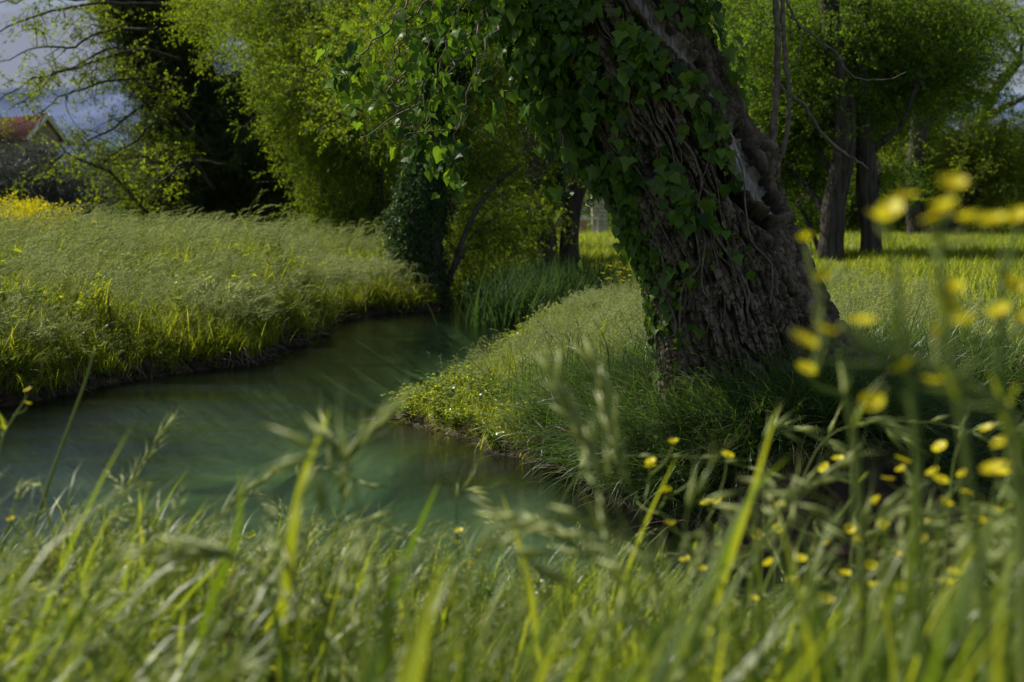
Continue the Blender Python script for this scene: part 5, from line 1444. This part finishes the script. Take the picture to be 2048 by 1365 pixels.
# small buttercups in the meadow, each plant one mesh
def small_buttercup():
    mb = MB()
    for k in range(3):
        a = rng.uniform(0, 6.28); h = rng.uniform(.22, .36); e = np.array([math.cos(a) * .07, math.sin(a) * .07, h])
        V, Fs = tube(spline([(0, 0, 0), e * [.3, .3, .6], e], 6), .0014, 4, False); mb.add(V, Fs, 0, 0)
        for q in range(5):
            b = q * 2 * PI / 5; d = np.array([math.cos(b), math.sin(b), .35]); s = np.array([-math.sin(b), math.cos(b), 0])
            mb.add([e, e + d * .008 + s * .007, e + d * .014, e + d * .008 - s * .007], [(0, 1, 2, 3)], rng.random() * .5, 1)
    return mb.mesh('buttercup', [M['stem'], M['petal']])
SB = [small_buttercup() for _ in range(4)]
cnt = 0
def tiny(px, D, label, group, sc=1.0):
    x = P(px, 430, D)[0]
    o = link('buttercup', SB[rng.integers(0, 4)]); o.location = (x, D, ground_at(x, D) + .02); o.rotation_euler = (0, 0, rng.uniform(0, 6.28))
    o.scale = (sc,) * 3
    tag(o, label, 'flower', group)
for k in range(38):
    tiny(rng.uniform(1690, 1870), rng.uniform(12.5, 18), 'small yellow buttercup in the meadow right of the big trunk', 'buttercups scattered in the right meadow', .9)
for k in range(30):
    tiny(rng.uniform(1850, 2060), rng.uniform(10.5, 15), 'small yellow buttercup in the meadow at the right edge', 'buttercups at the right edge of the meadow', .85)
for k in range(14):
    tiny(rng.uniform(1215, 1285), rng.uniform(14.5, 16), 'small yellow buttercup standing left of the big trunk before the reeds', 'buttercups left of the big trunk', 1.5)
# mustard patch at far left
def mustard():
    mb = MB()
    for k in range(9):
        a = rng.uniform(0, 6.28); h = rng.uniform(.5, .95); e = np.array([math.cos(a) * .15, math.sin(a) * .15, h])
        V, Fs = tube(spline([(0, 0, 0), e * [.3, .3, .6], e], 5), .003, 3, False); mb.add(V, Fs, 0, 0)
        for q in range(12):
            p = e + rng.normal(0, .045, 3); d = rng.normal(0, .014, 3)
            mb.add([p, p + d, p + rng.normal(0, .014, 3), p - d], [(0, 1, 2), (0, 2, 3)], rng.random() * .5, 1)
    return mb.mesh('mustard', [M['stem'], M['mustard']])
COL['mustard'] = proto_coll('mustard_plant', [mustard() for _ in range(3)])
n = 170
D = rng.uniform(20, 24, n); px = rng.uniform(-30, 95, n) - (D - 24) * 3
x = (px - 1024) / FPX * D
scatter('mustard_patch', COL['mustard'], np.stack([x, D, H(x, D)], 1), rrot(n), rng.uniform(.85, 1.15, n), label='patch of yellow mustard flowers at the far left of the bank')

# ------------------------------------------------------------------ dry stalks, twigs and roots
def dry(pl, D, label, r=.003, side=5, cat='twig', name='dry_stalk'):
    c = spline([P(a, b, D) for a, b in pl], 14); base = c[0].copy(); gz = ground_at(base[0], base[1]); c[0][2] = min(c[0][2], gz + .01); base = c[0].copy()
    mb = MB(); V, Fs = tube(c - base, np.linspace(r, r * .5, 14), 5); mb.add(V, Fs)
    for k in range(side):
        i = rng.integers(6, 14); e = c[i] + rng.normal(0, .03, 3) + [0, 0, .02]
        V, Fs = tube(np.array([c[i], (c[i] + e) / 2 + rng.normal(0, .005, 3), e]) - base, [r * .5, r * .4, r * .5], 4); mb.add(V, Fs)
        for q in range(4): simple_leaf(mb, e - base, rng.normal(0, 1, 3), rng.normal(0, 1, 3), .012, .008, 0)
    o = mb.build(name, M['twig']); o.location = base; tag(o, label, cat, 'dry stems on the right bank point')
dry([(890, 800), (885, 770), (870, 735), (856, 712)], 9.8, 'dry branched twig standing at the tip of the point', side=7)
dry([(900, 790), (910, 750), (905, 720)], 9.9, 'shorter dry twig right behind the tip twig', side=4)
dry([(1110, 745), (1100, 700), (1092, 680), (1085, 660)], 9.3, 'dark dead flower stalk in the middle of the point', side=6)
dry([(1125, 740), (1140, 700), (1138, 670)], 9.1, 'straight dark dead stalk right of the branched one', side=1)
dry([(1135, 735), (1115, 690), (1075, 640)], 9.2, 'leaning dead stalk crossing the sunlit grass', side=2)
dry([(1165, 735), (1150, 705), (1130, 670), (1118, 668)], 8.9, 'bent dead stalk nearest the trunk', side=2)
# pale arching dead blades over the near water
for (pl, D, lab) in [([(985, 760), (940, 715), (1000, 712), (1010, 716)], 9.6, 'pale arched dead blade on the slope of the point'), ([(1050, 845), (1000, 870), (985, 900), (975, 930)], 8.6, 'pale dead blade hanging into the water below the point'), ([(1060, 820), (1010, 800), (1000, 770), (1030, 740)], 8.9, 'pale curled dead stem among the sedges')]:
    c = spline([P(a, b, D) for a, b in pl], 16); mb = MB(); V, Fs = tube(c - c[0], np.linspace(.003, .0015, 16), 4); mb.add(V, Fs)
    o = mb.build('dead_stem', M['seed']); o.location = c[0]; tag(o, lab, 'twig', 'pale dead stems on the point')
# roots at the trunk foot and along the left water edge
rr_ = thing('tree_roots', 'dark tangled roots in the hollow below the leaning tree', 'roots', (1.5, 6.8, .2))
for k in range(12):
    a = rng.uniform(-.2, 1.4); p, n, t = surf(830 + rng.uniform(-20, 30), a, -.02)
    e = p + n * rng.uniform(.15, .45) + [rng.normal(0, .1), -.05, -rng.uniform(.2, .5)]
    c = spline([p, p + n * .12 + [0, 0, -.08], (p + e) / 2 + rng.normal(0, .05, 3), e], 12)
    mb = MB(); V, Fs = tube(c - np.array([1.5, 6.8, .2]), np.linspace(rng.uniform(.012, .035), .006, 12), 6); mb.add(V, Fs); mb.build('root', M['farbark'], rr_)
lr = thing('bank_roots', 'thin brown roots and sticks poking from the left bank at the water', 'roots', (-3, 12.5, .1))
for k in range(90):
    i = rng.integers(26, 108); q = POLY[i]
    p = np.array([q[0] - .05, q[1], rng.uniform(.03, .2)]); e = p + [rng.uniform(.0, .25), rng.normal(0, .15), -rng.uniform(.03, .2)]
    c = spline([p, (p + e) / 2 + rng.normal(0, .04, 3), e], 8); mb = MB(); V, Fs = tube(c - np.array([-3, 12.5, .1]), np.linspace(.008, .003, 8), 5); mb.add(V, Fs); mb.build('root', M['dead'] if k % 3 else M['twig'], lr)
print('ivy leaves', n_trunk, len(items), 'objects', len(bpy.data.objects))
